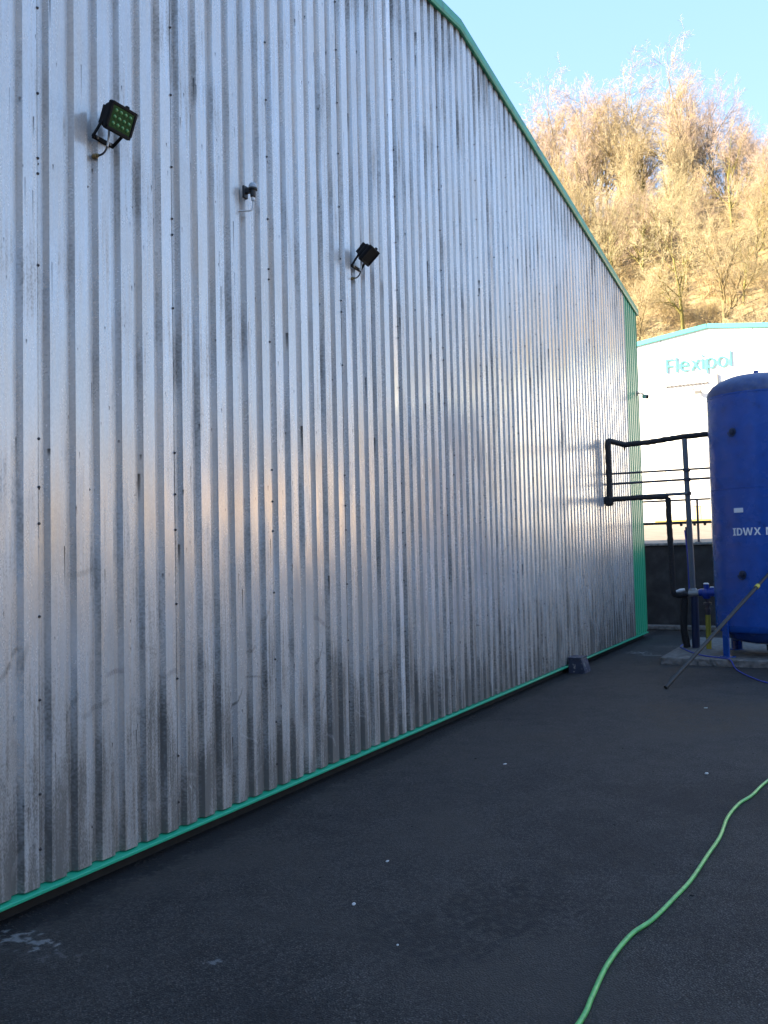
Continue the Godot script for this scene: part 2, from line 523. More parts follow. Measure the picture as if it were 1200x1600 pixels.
	for s in spots:
		var i0 := clampi(int((s[0] - s[2] * 1.3 + 3.6) / 10.0 * w), 0, w - 1)
		var i1 := clampi(int((s[0] + s[2] * 1.3 + 3.6) / 10.0 * w), 0, w - 1)
		var j0 := clampi(int((s[1] - s[3] * 1.3 + 18.4) / 20.0 * h), 0, h - 1)
		var j1 := clampi(int((s[1] + s[3] * 1.3 + 18.4) / 20.0 * h), 0, h - 1)
		var cc: Color = s[5]
		for j in range(j0, j1 + 1):
			for i in range(i0, i1 + 1):
				var q := j * w + i
				var dx: float = (-3.6 + 10.0 * (i + 0.5) / w - s[0]) / s[2]
				var dz: float = (-18.4 + 20.0 * (j + 0.5) / h - s[1]) / s[3]
				var inside: float = 1.0 - sqrt(dx * dx + dz * dz)
				var t: float = (inside + (blot[q] / 255.0 - 0.5) * 1.4 + (grain[q] / 255.0 - 0.5) * 3.6 - (s[6] - 1.0)) * 2.2
				t = clampf(t, 0, 1) * s[4] * clampf(inside * 4.0 + 1.0, 0, 1)
				if t > 0.02:
					var o := ov[q * 4 + 3] / 255.0
					ov[q * 4] = int(lerpf(ov[q * 4] * 1.0, cc.r * 255, t)); ov[q * 4 + 1] = int(lerpf(ov[q * 4 + 1] * 1.0, cc.g * 255, t)); ov[q * 4 + 2] = int(lerpf(ov[q * 4 + 2] * 1.0, cc.b * 255, t))
					ov[q * 4 + 3] = int(maxf(o, t) * 255)
	m.detail_enabled = true
	m.detail_blend_mode = BaseMaterial3D.BLEND_MODE_MIX
	m.detail_uv_layer = BaseMaterial3D.DETAIL_UV_2
	m.detail_albedo = ImageTexture.create_from_image(Image.create_from_data(w, h, false, Image.FORMAT_RGBA8, ov))
	M.yard = m

# ---------------------------------------------------------------- ground
func hill_height(x: float, z: float) -> float:
	var q := -z - 60.0
	var e := x - 62.0
	var d: float = q
	if e > 0 or q > 0:
		var k := 12.0
		d = log(exp(clampf(q / k, -30, 30)) + exp(clampf(e / k, -30, 30))) * k
	else:
		d = max(q, e)
	var rise := 0.70 * clampf(d, 0.0, 72.0)
	if d > 72.0: rise += 0.10 * (d - 72.0)
	# the valley side falls away towards the right
	return rise * lerpf(1.0, 0.34, smoothstep(10.0, 70.0, x))

func build_ground() -> void:
	var b := MB.new()
	b.quad(Vector3(-700, -0.35, -700), Vector3(700, -0.35, -700), Vector3(700, -0.35, 700), Vector3(-700, -0.35, 700), Vector3.UP)
	structure("ground", b, M.hill)
	b = MB.new()
	var xs := [-60.0, -3.6, 6.4, 60.0]
	var zs := [-18.4, 1.6, 70.0]
	for i in 3:
		for j in 2:
			b.quad(Vector3(xs[i], 0, zs[j]), Vector3(xs[i + 1], 0, zs[j]), Vector3(xs[i + 1], 0, zs[j + 1]), Vector3(xs[i], 0, zs[j + 1]), Vector3.UP)
	for p in b.v:
		b.uv.append(Vector2(p.x, p.z))
		b.uv2.append(Vector2((p.x + 3.6) / 10.0, (p.z + 18.4) / 20.0))
	structure("yard", b, M.yard)
	# the road and forecourt above the retaining wall
	b = MB.new()
	var slope := (2.86 - 1.70) / (45.0 - 18.62)
	b.quad(Vector3(-90, 1.70, -18.62), Vector3(70, 1.70, -18.62), Vector3(70, 1.70 + slope * 44, -62.62), Vector3(-90, 1.70 + slope * 44, -62.62), Vector3(0, 1, slope).normalized())
	structure("road", b, M.road)
	# hillside
	b = MB.new()
	var nz := noise(71, 0.05, 4)
	var gx := []
	var x := -190.0
	while x <= 230.0:
		gx.append(x)
		x += 4.0
	var gz := []
	var z := 90.0
	while z >= -260.0:
		gz.append(z)
		z -= 4.0
	var H := {}
	for i in gx.size():
		for j in gz.size():
			var hh := hill_height(gx[i], gz[j])
			H[Vector2i(i, j)] = hh + (1.6 + hh * 0.02) * nz.get_noise_2d(gx[i], gz[j]) * minf(1.0, hh) + (3.2 if hh > 0 else -1.5)
	for i in gx.size() - 1:
		for j in gz.size() - 1:
			var keep := false
			for c in [Vector2i(i, j), Vector2i(i + 1, j), Vector2i(i, j + 1), Vector2i(i + 1, j + 1)]:
				if H[c] > 0.0: keep = true
			if not keep: continue
			var P := []
			var N := []
			for c in [Vector2i(i, j), Vector2i(i + 1, j), Vector2i(i + 1, j + 1), Vector2i(i, j + 1)]:
				P.append(Vector3(gx[c.x], H[c], gz[c.y]))
				var xa: float = H[Vector2i(max(c.x - 1, 0), c.y)]
				var xb: float = H[Vector2i(min(c.x + 1, gx.size() - 1), c.y)]
				var za: float = H[Vector2i(c.x, max(c.y - 1, 0))]
				var zb: float = H[Vector2i(c.x, min(c.y + 1, gz.size() - 1))]
				N.append(Vector3(xa - xb, 8.0, -(za - zb)).normalized())
			b.squad(P[0], P[1], P[2], P[3], N[0], N[1], N[2], N[3])
	structure("hillside", b, M.hill)

func hill_at(x: float, z: float) -> float:
	var hh := hill_height(x, z)
	return hh + (1.6 + hh * 0.02) * noise_hill.get_noise_2d(x, z) * minf(1.0, hh) + 3.2
var noise_hill := noise(71, 0.05, 4)

# ---------------------------------------------------------------- the shed
func verge_y(s: float) -> float:
	return 7.32 - VERGE_SLOPE * absf(s - RIDGE_S)

# profile of a stretch of cladding from s0 to s1: [s, depth behind the crown]
func profile(s0: float, s1: float, r: RandomNumberGenerator, jit: float) -> Array:
	var pts := []
	var k0 := int(floor((s0 - SEAM0) / PITCH)) - 1
	var k1 := int(ceil((s1 - SEAM0) / PITCH)) + 1
	for k in range(k0, k1 + 1):
		var e := SEAM0 + k * PITCH            # right edge of a crown
		for q in [[0.0, 0.0], [0.0140, 0.033], [0.0600, 0.033], [0.0740, 0.0]]:
			# one rib stands slightly twisted, as in the photograph
			var twist := 0.0042 if k == 24 and q[0] == 0.0 else 0.0
			pts.append(Vector2(e + q[0], q[1] + twist + (r.randf_range(-jit, jit) if jit > 0 else 0.0)))
	var out := []
	for i in pts.size():
		var p: Vector2 = pts[i]
		if p.x < s0 - 1e-4:
			if i + 1 < pts.size() and pts[i + 1].x > s0 + 1e-4:
				out.append(p.lerp(pts[i + 1], (s0 - p.x) / (pts[i + 1].x - p.x)))
		elif p.x <= s1 + 1e-4:
			out.append(p)
		else:
			if out.size() > 0 and out[-1].x < s1 - 1e-4:
				var a: Vector2 = pts[i - 1]
				out.append(a.lerp(p, (s1 - a.x) / (p.x - a.x)))
			break
	return out

func cladding(s0: float, s1: float, proud: float, jit: float, seed_: int, u0: float, u1: float) -> MB:
	var b := MB.new()
	var r := RandomNumberGenerator.new()
	r.seed = seed_
	var pr := profile(s0, s1, r, jit)
	var bottom := 0.108
	for i in pr.size() - 1:
		var a: Vector2 = pr[i]
		var c: Vector2 = pr[i + 1]
		var xa := WALL_X - a.y + proud
		var xc := WALL_X - c.y + proud
		var nn := Vector3(c.x - a.x, 0, a.y - c.y).normalized()
		if nn.x < 0: nn = -nn
		var ta := verge_y(a.x) + 0.03
		var tc := verge_y(c.x) + 0.03
		b.quad(Vector3(xa, bottom, -a.x), Vector3(xc, bottom, -c.x), Vector3(xc, tc, -c.x), Vector3(xa, ta, -a.x), nn)
		# the sheet's own thickness at the foot
		b.quad(Vector3(xa, bottom, -a.x), Vector3(xc, bottom, -c.x), Vector3(xc - 0.004, bottom, -c.x), Vector3(xa - 0.004, bottom, -a.x), Vector3.DOWN)
	for e in [pr[0], pr[-1]]:
		b.quad(Vector3(WALL_X - e.y + proud, bottom, -e.x), Vector3(WALL_X - e.y + proud - 0.003, bottom, -e.x), Vector3(WALL_X - e.y + proud - 0.003, verge_y(e.x), -e.x), Vector3(WALL_X - e.y + proud, verge_y(e.x), -e.x), Vector3(0, 0, -1 if e == pr[-1] else 1))
	for p in b.v:
		b.uv.append(Vector2((-p.z - u0) / (u1 - u0), 1.0 - p.y / 7.5))
	return b

func build_shed() -> void:
	var t := thing("warehouse", "long silver corrugated metal shed wall with green trims, filling the left side", "warehouse", Vector3(WALL_X, 0, -RIDGE_S))
	var mid := SEAM0 + 5 * SHEET
	var edges := [START_S]
	for k in range(-2, 14):
		edges.append(SEAM0 + k * SHEET)
	edges.append(15.87)
	for i in edges.size() - 1:
		var s0: float = edges[i]
		var s1: float = edges[i + 1]
		var near: bool = s1 < mid + 0.01
		# each sheet laps the next by a few centimetres and sits a little proud of it
		var lap := 0.006
		part("cladding_sheet", cladding(s0, s1 + lap, 0.0025 * (1 if i % 2 == 0 else 0), 0.0011, 100 + i, 0.0 if near else mid, mid if near else END_S + 0.1), M.clad_a if near else M.clad_b, t)
	part("cladding_sheet", cladding(15.872, END_S, 0.006, 0.0008, 300, 0, 1), M.clad_green, t, false, "green corrugated sheet at the far corner of the wall")
	# corner angle
	var b := MB.new()
	b.box(Vector3(WALL_X - 0.05, 3.2, -END_S - 0.012), Vector3(0.13, 6.12, 0.02), 0.004)
	part("corner_trim", b, M.clad_green, t)
	# drip flashing over the plinth
	b = MB.new()
	var L := END_S + 0.06
	var A := [Vector2(-3.595, 0.1055), Vector2(-3.522, 0.0940), Vector2(-3.518, 0.091), Vector2(-3.518, 0.079), Vector2(-3.523, 0.075)]
	var s := START_S
	while s < L:
		var e: float = min(s + 3.05, L)
		var dy := 0.0015 * sin(s * 3.1)
		for i in A.size() - 1:
			var p: Vector2 = A[i]
			var q: Vector2 = A[i + 1]
			var nn := Vector3(-(q.y - p.y), q.x - p.x, 0).normalized()
			if nn.x < 0: nn = -nn
			b.quad(Vector3(p.x, p.y + dy, -s), Vector3(q.x, q.y + dy, -s), Vector3(q.x, q.y + dy, -e + 0.002), Vector3(p.x, p.y + dy, -e + 0.002), nn)
		s = e
	part("drip_flashing", b, M.green, t)
	b = MB.new()
	b.box(Vector3(-3.70, 0.03, -(START_S + END_S) / 2), Vector3(0.20, 0.13, END_S - START_S), 0.01)
	part("plinth", b, M.plinth, t)
	# verge: a fascia with a narrow return below
	for side in [-1.0, 1.0]:
		b = MB.new()
		var far := 8.50
		var sec := [Vector2(-3.536, 0.0), Vector2(-3.515, 0.0), Vector2(-3.507, 0.004), Vector2(-3.497, 0.030), Vector2(-3.497, 0.112), Vector2(-3.502, 0.118), Vector2(-3.62, 0.120)]
		for i in sec.size() - 1:
			var p: Vector2 = sec[i]
			var q: Vector2 = sec[i + 1]
			var nn := Vector3(q.y - p.y, -(q.x - p.x), 0).normalized()
			var s0 := RIDGE_S
			var s1: float = RIDGE_S + side * far
			b.quad(Vector3(p.x, verge_y(s0) + p.y, -s0), Vector3(q.x, verge_y(s0) + q.y, -s0), Vector3(q.x, verge_y(s1) + q.y, -s1), Vector3(p.x, verge_y(s1) + p.y, -s1), nn)
		# end cap
		var se: float = RIDGE_S + side * far
		b.box(Vector3(-3.557, verge_y(se) + 0.058, -se), Vector3(0.118, 0.112, 0.006), 0.002)
		part("verge_trim", b, M.verge, t)
		# roof slope
		b = MB.new()
		var depth := 34.0
		var ang: float = -atan(VERGE_SLOPE) * side
		var c := Vector3(WALL_X - depth / 2 + 0.02, verge_y(RIDGE_S + side * far / 2) + 0.085, -(RIDGE_S + side * far / 2))
		b.box(c, Vector3(depth, 0.06, far * 1.009), 0.0, Basis(Vector3.RIGHT, ang))
		part("roof_slope", b, M.roof, t)
	# ridge cap
	b = MB.new()
	b.box(Vector3(WALL_X - 17, verge_y(RIDGE_S) + 0.108, -RIDGE_S), Vector3(34.0, 0.03, 0.4), 0.01)
	part("ridge_cap", b, M.roof, t)
	# the other walls
	for q in [[Vector3(WALL_X - 17.1, 3.06, -END_S + 0.09), Vector3(33.6, 6.12, 0.14)], [Vector3(WALL_X - 17.1, 3.06, -START_S - 0.09), Vector3(33.6, 6.12, 0.14)], [Vector3(WALL_X - 33.9, 3.06, -RIDGE_S), Vector3(0.14, 6.12, END_S - START_S)], [Vector3(WALL_X - 0.13, 3.06, -RIDGE_S), Vector3(0.08, 6.10, END_S - START_S - 0.4)]]:
		b = MB.new()
		b.box(q[0], q[1])
		part("inner_wall", b, M.inner_wall, t)
	b = MB.new()
	# gable infill behind the cladding, so that no light leaks through
	var g0 := Vector3(WALL_X - 0.12, 6.1, -START_S)
	var g1 := Vector3(WALL_X - 0.12, 6.1, -END_S)
	var g2 := Vector3(WALL_X - 0.12, 7.30, -RIDGE_S)
	b.tri(g0, g1, g2, Vector3.RIGHT, Vector3.RIGHT, Vector3.RIGHT)
	part("gable_board", b, M.inner_wall, t)
	# fasteners: stitch screws down each lap, and rows on the rails behind
	b = MB.new()
	var r := RandomNumberGenerator.new()
	r.seed = 77
	var heads := []
	for k in range(-2, 14):
		for y in [0.28, 0.545, 0.99, 1.43, 1.86, 2.05, 2.30, 3.18, 3.62, 3.71, 4.05, 4.5, 4.92, 5.35, 5.8, 6.2]:
			heads.append([SEAM0 + k * SHEET + 0.0005, y + r.randf_range(-0.02, 0.02), 0.003])
	for y in [0.285, 2.052, 3.71, 5.4]:
		var q := SEAM0 - 12 * PITCH + 0.018
		while q < 15.8:
			heads.append([q + 0.009, y + r.randf_range(-0.008, 0.008), -0.033])
			q += 2 * PITCH
	for hd in heads:
		if hd[1] > verge_y(hd[0]) - 0.1 or hd[0] < START_S: continue
		var at := Vector3(WALL_X + hd[2], hd[1], -hd[0])
		var bs := Basis(Vector3(0, 0, 1), -PI / 2)
		b.lathe(at, [Vector2(0.0, 0.0), Vector2(0.0080, 0.0), Vector2(0.0078, 0.0025), Vector2(0.0050, 0.0035), Vector2(0.0046, 0.008), Vector2(0.0, 0.009)], 7, bs)
	var f := part("fasteners", b, M.screw, t)
	f.set_meta("kind", "stuff")

	# the next bay of the works, behind the photographer's left shoulder: it shades the yard
	t = thing("neighbouring_warehouse", "plain grey metal shed beside the silver one, behind the viewpoint", "warehouse", Vector3(WALL_X - 14, 0, 10))
	b = MB.new()
	b.box(Vector3(WALL_X - 14.5, 3.05, 10.2), Vector3(28, 6.1, 19.0), 0.02)
	part("wall", b, M.inner_wall, t)
	b = MB.new()
	for sd in [-1.0, 1.0]:
		b.box(Vector3(WALL_X - 14.5, 6.66, 10.2 + sd * 4.8), Vector3(28.3, 0.06, 9.75), 0.0, Basis(Vector3.RIGHT, sd * 0.13))
	part("roof", b, M.roof, t)

	# the unit that closes the yard behind the viewpoint: the ribs' near flanks look towards it
	t = thing("rear_warehouse", "slate grey metal unit closing the yard behind the viewpoint", "warehouse", Vector3(11, 0, 20))
	b = MB.new()
	b.box(Vector3(11.5, 4.75, 18.5), Vector3(29, 9.5, 14.0), 0.02)
	part("wall", b, M.slate_clad, t)
	b = MB.new()
	b.box(Vector3(11.5, 9.56, 18.5), Vector3(29.4, 0.10, 14.4), 0.02)
	part("roof", b, M.roof, t)
	b = MB.new()
	b.box(Vector3(8, 2.1, 11.47), Vector3(4.2, 4.2, 0.06), 0.01)
	part("roller_door", b, M.roof, t)

# ---------------------------------------------------------------- fittings on the wall
func floodlight(at: Vector3, lit: bool, tilt: float, turn: float, label: String) -> Node3D:
	# at: where the bracket is screwed to the wall; local x points out of the wall, local z along it
	var t := thing("floodlight", label, "floodlight", at, "floodlights high on the shed wall")
	var head := Basis(Vector3.UP, turn) * Basis(Vector3(0, 0, 1), -tilt)
	var c := Vector3(0.130, 0.085, 0.0)
	var w := 0.185
	var h := 0.150
	var X := head * Vector3.RIGHT
	var Y := head * Vector3.UP
	var Z := head * Vector3(0, 0, 1)
	var b := MB.new()
	# housing: deep bezel stepping back to a ribbed heat sink
	b.box(c + X * 0.004, Vector3(0.030, h, w), 0.008, head)
	part("bezel", b, M.black_paint, t, true)
	b = MB.new()
	b.box(c - X * 0.030, Vector3(0.044, h * 0.84, w * 0.84), 0.012, head)
	for k in 7:
		b.box(c - X * 0.062 + Z * (k - 3) * 0.020, Vector3(0.034, h * 0.66, 0.005), 0.001, head)
	part("housing", b, M.black_paint, t, true)
	b = MB.new()
	b.box(c - X * 0.075 + Y * 0.025, Vector3(0.03, 0.05, 0.11), 0.006, head)
	part("junction_box", b, M.black_plastic, t, true)
	# lens behind a raised rim
	b = MB.new()
	b.box(c + X * 0.0195, Vector3(0.003, h - 0.034, w - 0.036), 0.001, head)
	var lens := part("lens", b, M.green_lens if lit else M.dark_glass, t, true)
	b = MB.new()
	for q in [[0.0, 1.0], [0.0, -1.0]]:
		b.box(c + X * 0.0215 + Y * q[1] * (h / 2 - 0.009), Vector3(0.007, 0.016, w - 0.012), 0.002, head)
		b.box(c + X * 0.0215 + Z * q[1] * (w / 2 - 0.009), Vector3(0.007, h - 0.034, 0.016), 0.002, head)
	part("rim", b, M.black_paint, t, true)
	for i in (4 if lit else 0):
		for j in 3:
			b = MB.new()
			b.lathe(c + X * 0.021 + Y * (j - 1) * 0.034 + Z * (i - 1.5) * 0.034, [Vector2(0.0105, 0.0), Vector2(0.0095, 0.003), Vector2(0.006, 0.0055), Vector2(0.0, 0.0065)], 12, head * Basis(Vector3(0, 0, 1), -PI / 2))
			part("led", b, M.led if lit else M.dark_led, lens, true)
	# a small lug on the top edge
	b = MB.new()
	b.box(c + Y * (h / 2 + 0.006) - Z * 0.03, Vector3(0.02, 0.014, 0.022), 0.004, head)
	part("lug", b, M.black_paint, t, true)
	# U bracket: base on the wall, two arms to the sides of the head
	b = MB.new()
	b.box(Vector3(0.006, 0, 0), Vector3(0.010, 0.026, 0.15), 0.002)
	for sd in [-1.0, 1.0]:
		var p0 := Vector3(0.010, 0, sd * 0.072)
		var p1: Vector3 = c + Z * sd * (w / 2 + 0.004) * 0.86 - X * 0.028 - Y * 0.045
		var d: Vector3 = (p1 - p0)
		var bs := Basis.looking_at(d.normalized(), Vector3.UP)
		b.box((p0 + p1) / 2, Vector3(0.006, 0.022, d.length() + 0.02), 0.002, bs)
	part("bracket", b, M.black_paint, t, true)
	for sd in [-1.0, 1.0]:
		b = MB.new()
		b.lathe(Vector3(0.011, 0.0, sd * 0.045), [Vector2(0.009, 0), Vector2(0.009, 0.006), Vector2(0.0, 0.008)], 6, Basis(Vector3(0, 0, 1), -PI / 2))
		part("bolt", b, M.washer, t, true)
	# supply cable: white then black into a gland in the sheet below
	var g0 := c - X * 0.07 - Y * 0.02
	var g3 := Vector3(0.0, -0.10, 0.045)
	var pts := []
	for k in 13:
		var u := k / 12.0
		pts.append(g0.bezier_interpolate(g0 + Vector3(-0.01, -0.07, 0.0), g3 + Vector3(0.10, -0.015, -0.01), g3 + Vector3(0.012, 0, 0), u))
	b = MB.new()
	b.tube(pts.slice(0, 8), [0.006], 7)
	part("cable", b, M.cable_white, t, true)
	b = MB.new()
	b.tube(pts.slice(7, 13), [0.0055], 7)
	part("cable", b, M.cable_black, t, true)
	b = MB.new()
	b.lathe(g3, [Vector2(0.014, -0.02), Vector2(0.014, 0.006), Vector2(0.010, 0.008), Vector2(0.010, 0.020), Vector2(0.005, 0.024)], 8, Basis(Vector3(0, 0, 1), -PI / 2))
	part("gland", b, M.brass, t, true)
	return t

func photocell() -> void:
	var at := Vector3(WALL_X, 4.16, -4.62)
	var t := thing("light_sensor", "small black light sensor with pale cap and white cable between the two floodlights", "light sensor", at)
	var b := MB.new()
	b.box(Vector3(0.010, -0.01, 0), Vector3(0.018, 0.085, 0.045), 0.003)
	b.box(Vector3(0.035, -0.005, -0.0), Vector3(0.05, 0.035, 0.03), 0.003)
	part("bracket", b, M.black_plastic, t, true)
	b = MB.new()
	var c := Vector3(0.072, -0.02, -0.005)
	b.lathe(c, [Vector2(0.0, -0.035), Vector2(0.017, -0.035), Vector2(0.019, -0.028), Vector2(0.019, 0.012), Vector2(0.030, 0.014), Vector2(0.031, 0.026), Vector2(0.0, 0.026)], 18)
	part("body", b, M.black_plastic, t, true)
	b = MB.new()
	b.lathe(c, [Vector2(0.028, 0.0265), Vector2(0.029, 0.040), Vector2(0.026, 0.052), Vector2(0.018, 0.060), Vector2(0.0, 0.063)], 18)
	part("cap", b, M.grey_plastic, t, true)
	b = MB.new()
	b.lathe(c, [Vector2(0.010, -0.062), Vector2(0.013, -0.058), Vector2(0.013, -0.042), Vector2(0.010, -0.036)], 10)
	part("gland", b, M.white_plastic, t, true)
	var g0 := c + Vector3(0, -0.06, 0)
	var g3 := Vector3(-0.012, -0.155, 0.058)
	var pts := []
	for k in 12:
		pts.append(g0.bezier_interpolate(g0 + Vector3(0, -0.09, 0), g3 + Vector3(0.09, 0.0, -0.03), g3, k / 11.0))
	b = MB.new()
	b.tube(pts, [0.006], 7)
	part("cable", b, M.cable_white, t, true)
	b = MB.new()
	b.lathe(g3 + Vector3(-0.006, -0.004, 0), [Vector2(0.013, -0.006), Vector2(0.013, 0.010), Vector2(0.009, 0.014), Vector2(0.005, 0.018)], 8, Basis(Vector3(0, 0, 1), -PI / 2))
	part("gland", b, M.brass, t, true)

func security_camera() -> void:
	var at := Vector3(WALL_X + 0.03, 4.60, -16.55)
	var t := thing("security_camera", "small pale security camera on a bracket at the shed's green corner", "camera", at)
	var b := MB.new()
	b.lathe(Vector3.ZERO, [Vector2(0.0, 0.0), Vector2(0.045, 0.0), Vector2(0.045, 0.02), Vector2(0.0, 0.022)], 12, Basis(Vector3(0, 0, 1), -PI / 2))
	b.tube([Vector3(0.01, 0, 0), Vector3(0.09, 0.0, 0), Vector3(0.13, -0.05, -0.01)], [0.015], 8)
	part("bracket", b, M.far_grey, t, true)
	b = MB.new()
	var d := Vector3(0.55, -0.25, 0.8).normalized()
	var bs := Basis.looking_at(d, Vector3.UP)
	b.box(Vector3(0.15, -0.075, 0.0) + d * 0.02, Vector3(0.075, 0.07, 0.17), 0.012, bs)
	part("housing", b, M.white_plastic, t, true)
	b = MB.new()
	b.box(Vector3(0.15, -0.035, 0.0) + d * 0.04, Vector3(0.09, 0.006, 0.20), 0.002, bs)
	part("sunshield", b, M.white_plastic, t, true)
	b = MB.new()
	b.lathe(Vector3(0.15, -0.075, 0.0) + d * 0.104, [Vector2(0.026, 0.0), Vector2(0.022, 0.004), Vector2(0.0, 0.006)], 12, bs * Basis(Vector3.RIGHT, -PI / 2))
	part("lens", b, M.dark_glass, t, true)

func bait_box() -> void:
	var t := thing("bait_box", "dark blue bait box with peeling paint against the foot of the shed wall", "box", Vector3(-3.40, 0, -11.75))
	var b := MB.new()
	# a body with a sloping front, wide at the foot
	var w := 0.30
	var lo := [Vector2(-0.105, 0.0), Vector2(0.115, 0.0), Vector2(0.115, 0.03), Vector2(0.07, 0.185), Vector2(0.055, 0.20), Vector2(-0.105, 0.20)]
	for i in lo.size():
		var p: Vector2 = lo[i]
		var q: Vector2 = lo[(i + 1) % lo.size()]
		var nn := Vector3(q.y - p.y, -(q.x - p.x), 0).normalized()
		b.quad(Vector3(p.x, p.y, -w / 2), Vector3(q.x, q.y, -w / 2), Vector3(q.x, q.y, w / 2), Vector3(p.x, p.y, w / 2), nn)
	for z in [-w / 2, w / 2]:
		for i in range(1, lo.size() - 1):
			var nn := Vector3(0, 0, sign(z))
			b.tri(Vector3(lo[0].x, lo[0].y, z), Vector3(lo[i].x, lo[i].y, z), Vector3(lo[i + 1].x, lo[i + 1].y, z), nn, nn, nn)
	part("body", b, M.bait, t, true)
	b = MB.new()
	b.box(Vector3(-0.022, 0.206, 0), Vector3(0.185, 0.016, w + 0.016), 0.004)
	part("lid", b, M.bait, t, true)
	b = MB.new()
	b.box(Vector3(0.094, 0.11, 0.07), Vector3(0.006, 0.05, 0.06), 0.002, Basis(Vector3(0, 0, 1), 0.28))
	part("label_plate", b, M.coping, t, true)

# ---------------------------------------------------------------- tank and pipes
const TANK := Vector3(-1.18, 0.10, -13.72)
const TANK_R := 0.70

func on_tank(px_angle: float, y: float, out := 0.0) -> Vector3:
	return Vector3(TANK.x + sin(px_angle) * (TANK_R + out), y, TANK.z + cos(px_angle) * (TANK_R + out))

func build_tank() -> void:
	var t := thing("air_tank", "tall blue cylindrical pressure tank standing on legs on a concrete slab", "tank", TANK)
	var b := MB.new()
	var pr := [Vector2(0.66, 0.345), Vector2(0.685, 0.352), Vector2(TANK_R, 0.37)]
	for y in [0.447, 0.45, 0.453, 2.391, 2.394, 2.397, 3.734, 3.737, 3.740]:
		pr.append(Vector2(TANK_R + (0.006 if is_equal_approx(y, 0.45) or is_equal_approx(y, 2.394) or is_equal_approx(y, 3.737) else 0.0), y))
	pr.append(Vector2(TANK_R, 3.76))
	b.lathe(Vector3(TANK.x, TANK.y, TANK.z), pr, 72)
	part("shell", b, M.tank, t)
	b = MB.new()
	b.lathe(TANK, [Vector2(TANK_R + 0.001, 3.7605), Vector2(0.694, 3.81), Vector2(0.67, 3.87), Vector2(0.62, 3.935), Vector2(0.53, 3.995), Vector2(0.40, 4.045), Vector2(0.24, 4.075), Vector2(0.10, 4.085), Vector2(0.0, 4.087)], 72)
	part("dome", b, M.tank_dusty, t)
	b = MB.new()
	b.lathe(TANK, [Vector2(0.0, 0.16), Vector2(0.25, 0.17), Vector2(0.45, 0.21), Vector2(0.58, 0.27), Vector2(0.645, 0.344), Vector2(0.66, 0.3445)], 48)
	part("bottom_dish", b, M.tank, t)
	# a fitting on the crown
	b = MB.new()
	b.lathe(TANK + Vector3(0, 4.077, 0), [Vector2(0.06, 0.0), Vector2(0.06, 0.03), Vector2(0.035, 0.035), Vector2(0.035, 0.07), Vector2(0.0, 0.07)], 14)
	part("crown_fitting", b, M.tank, t)
	for k in 4:
		var a := -PI / 4 + k * PI / 2
		var at := Vector3(TANK.x + sin(a) * (TANK_R + 0.012), 0, TANK.z + cos(a) * (TANK_R + 0.012))
		var bs := Basis(Vector3.UP, a)
		b = MB.new()
		b.box(at + Vector3(0, TANK.y + 0.31, 0), Vector3(0.125, 0.60, 0.022), 0.004, bs)
		b.box(at + bs * Vector3(-0.052, 0, -0.05) + Vector3(0, TANK.y + 0.17, 0), Vector3(0.022, 0.34, 0.08), 0.004, bs)
		b.box(at + bs * Vector3(0, 0, -0.02) + Vector3(0, TANK.y + 0.006, 0), Vector3(0.17, 0.013, 0.15), 0.003, bs)
		part("leg", b, M.tank, t)
	# lifting lugs with a ring, in a column on the front
	for q in [[-0.42, 3.30], [-0.33, 1.28]]:
		var c := on_tank(q[0], q[1])
		var bs := Basis(Vector3.UP, q[0])
		b = MB.new()
		b.lathe(c, [Vector2(0.052, -0.005), Vector2(0.052, 0.012), Vector2(0.030, 0.016), Vector2(0.030, 0.045), Vector2(0.0, 0.048)], 16, bs * Basis(Vector3.RIGHT, PI / 2))
		var lug := part("inspection_port", b, M.tank_dark, t)
		b = MB.new()
		var ring := []
		for k in 13:
			var a := PI + PI * k / 12.0
			ring.append(c + bs * Vector3(cos(a) * 0.055, sin(a) * 0.06 - 0.01, 0.035))
		b.tube(ring, [0.008], 6)
		part("handle", b, M.tank_dark, lug)
	# white maker's plate
	b = MB.new()
	var pa := -0.36
	b.box(on_tank(pa, 2.18, 0.004), Vector3(0.135, 0.065, 0.008), 0.003, Basis(Vector3.UP, pa))
	part("name_plate", b, M.label_white, t)
	# stencilled letters bent round the shell
	var word := "IDWX MBSE"
	var font := SystemFont.new()
	font.font_names = PackedStringArray(["Droid Sans"])
	font.font_weight = 700
	var ang := -0.50
	for ch in word:
		if ch == " ":
			ang += 0.075
			continue
		var tm := TextMesh.new()
		tm.text = ch
		tm.font = font
		tm.font_size = 64
		tm.pixel_size = 0.105 / 46.0
		tm.depth = 0.004
		var wd: float = tm.get_aabb().size.x
		ang += wd / 2 / TANK_R
		var o := part("letter", tm, M.label_white, t, true)
		o.transform = Transform3D(Basis(Vector3.UP, ang), on_tank(ang, 1.875, 0.0025) - TANK)
		ang += (wd / 2 + 0.010) / TANK_R
	# drain under the bottom dish
	b = MB.new()
	b.tube([Vector3(TANK.x, 0.24, TANK.z), Vector3(TANK.x, 0.17, TANK.z), Vector3(TANK.x + 0.25, 0.16, TANK.z + 0.1)], [0.022], 8)
	part("drain", b, M.tank_dark, t)

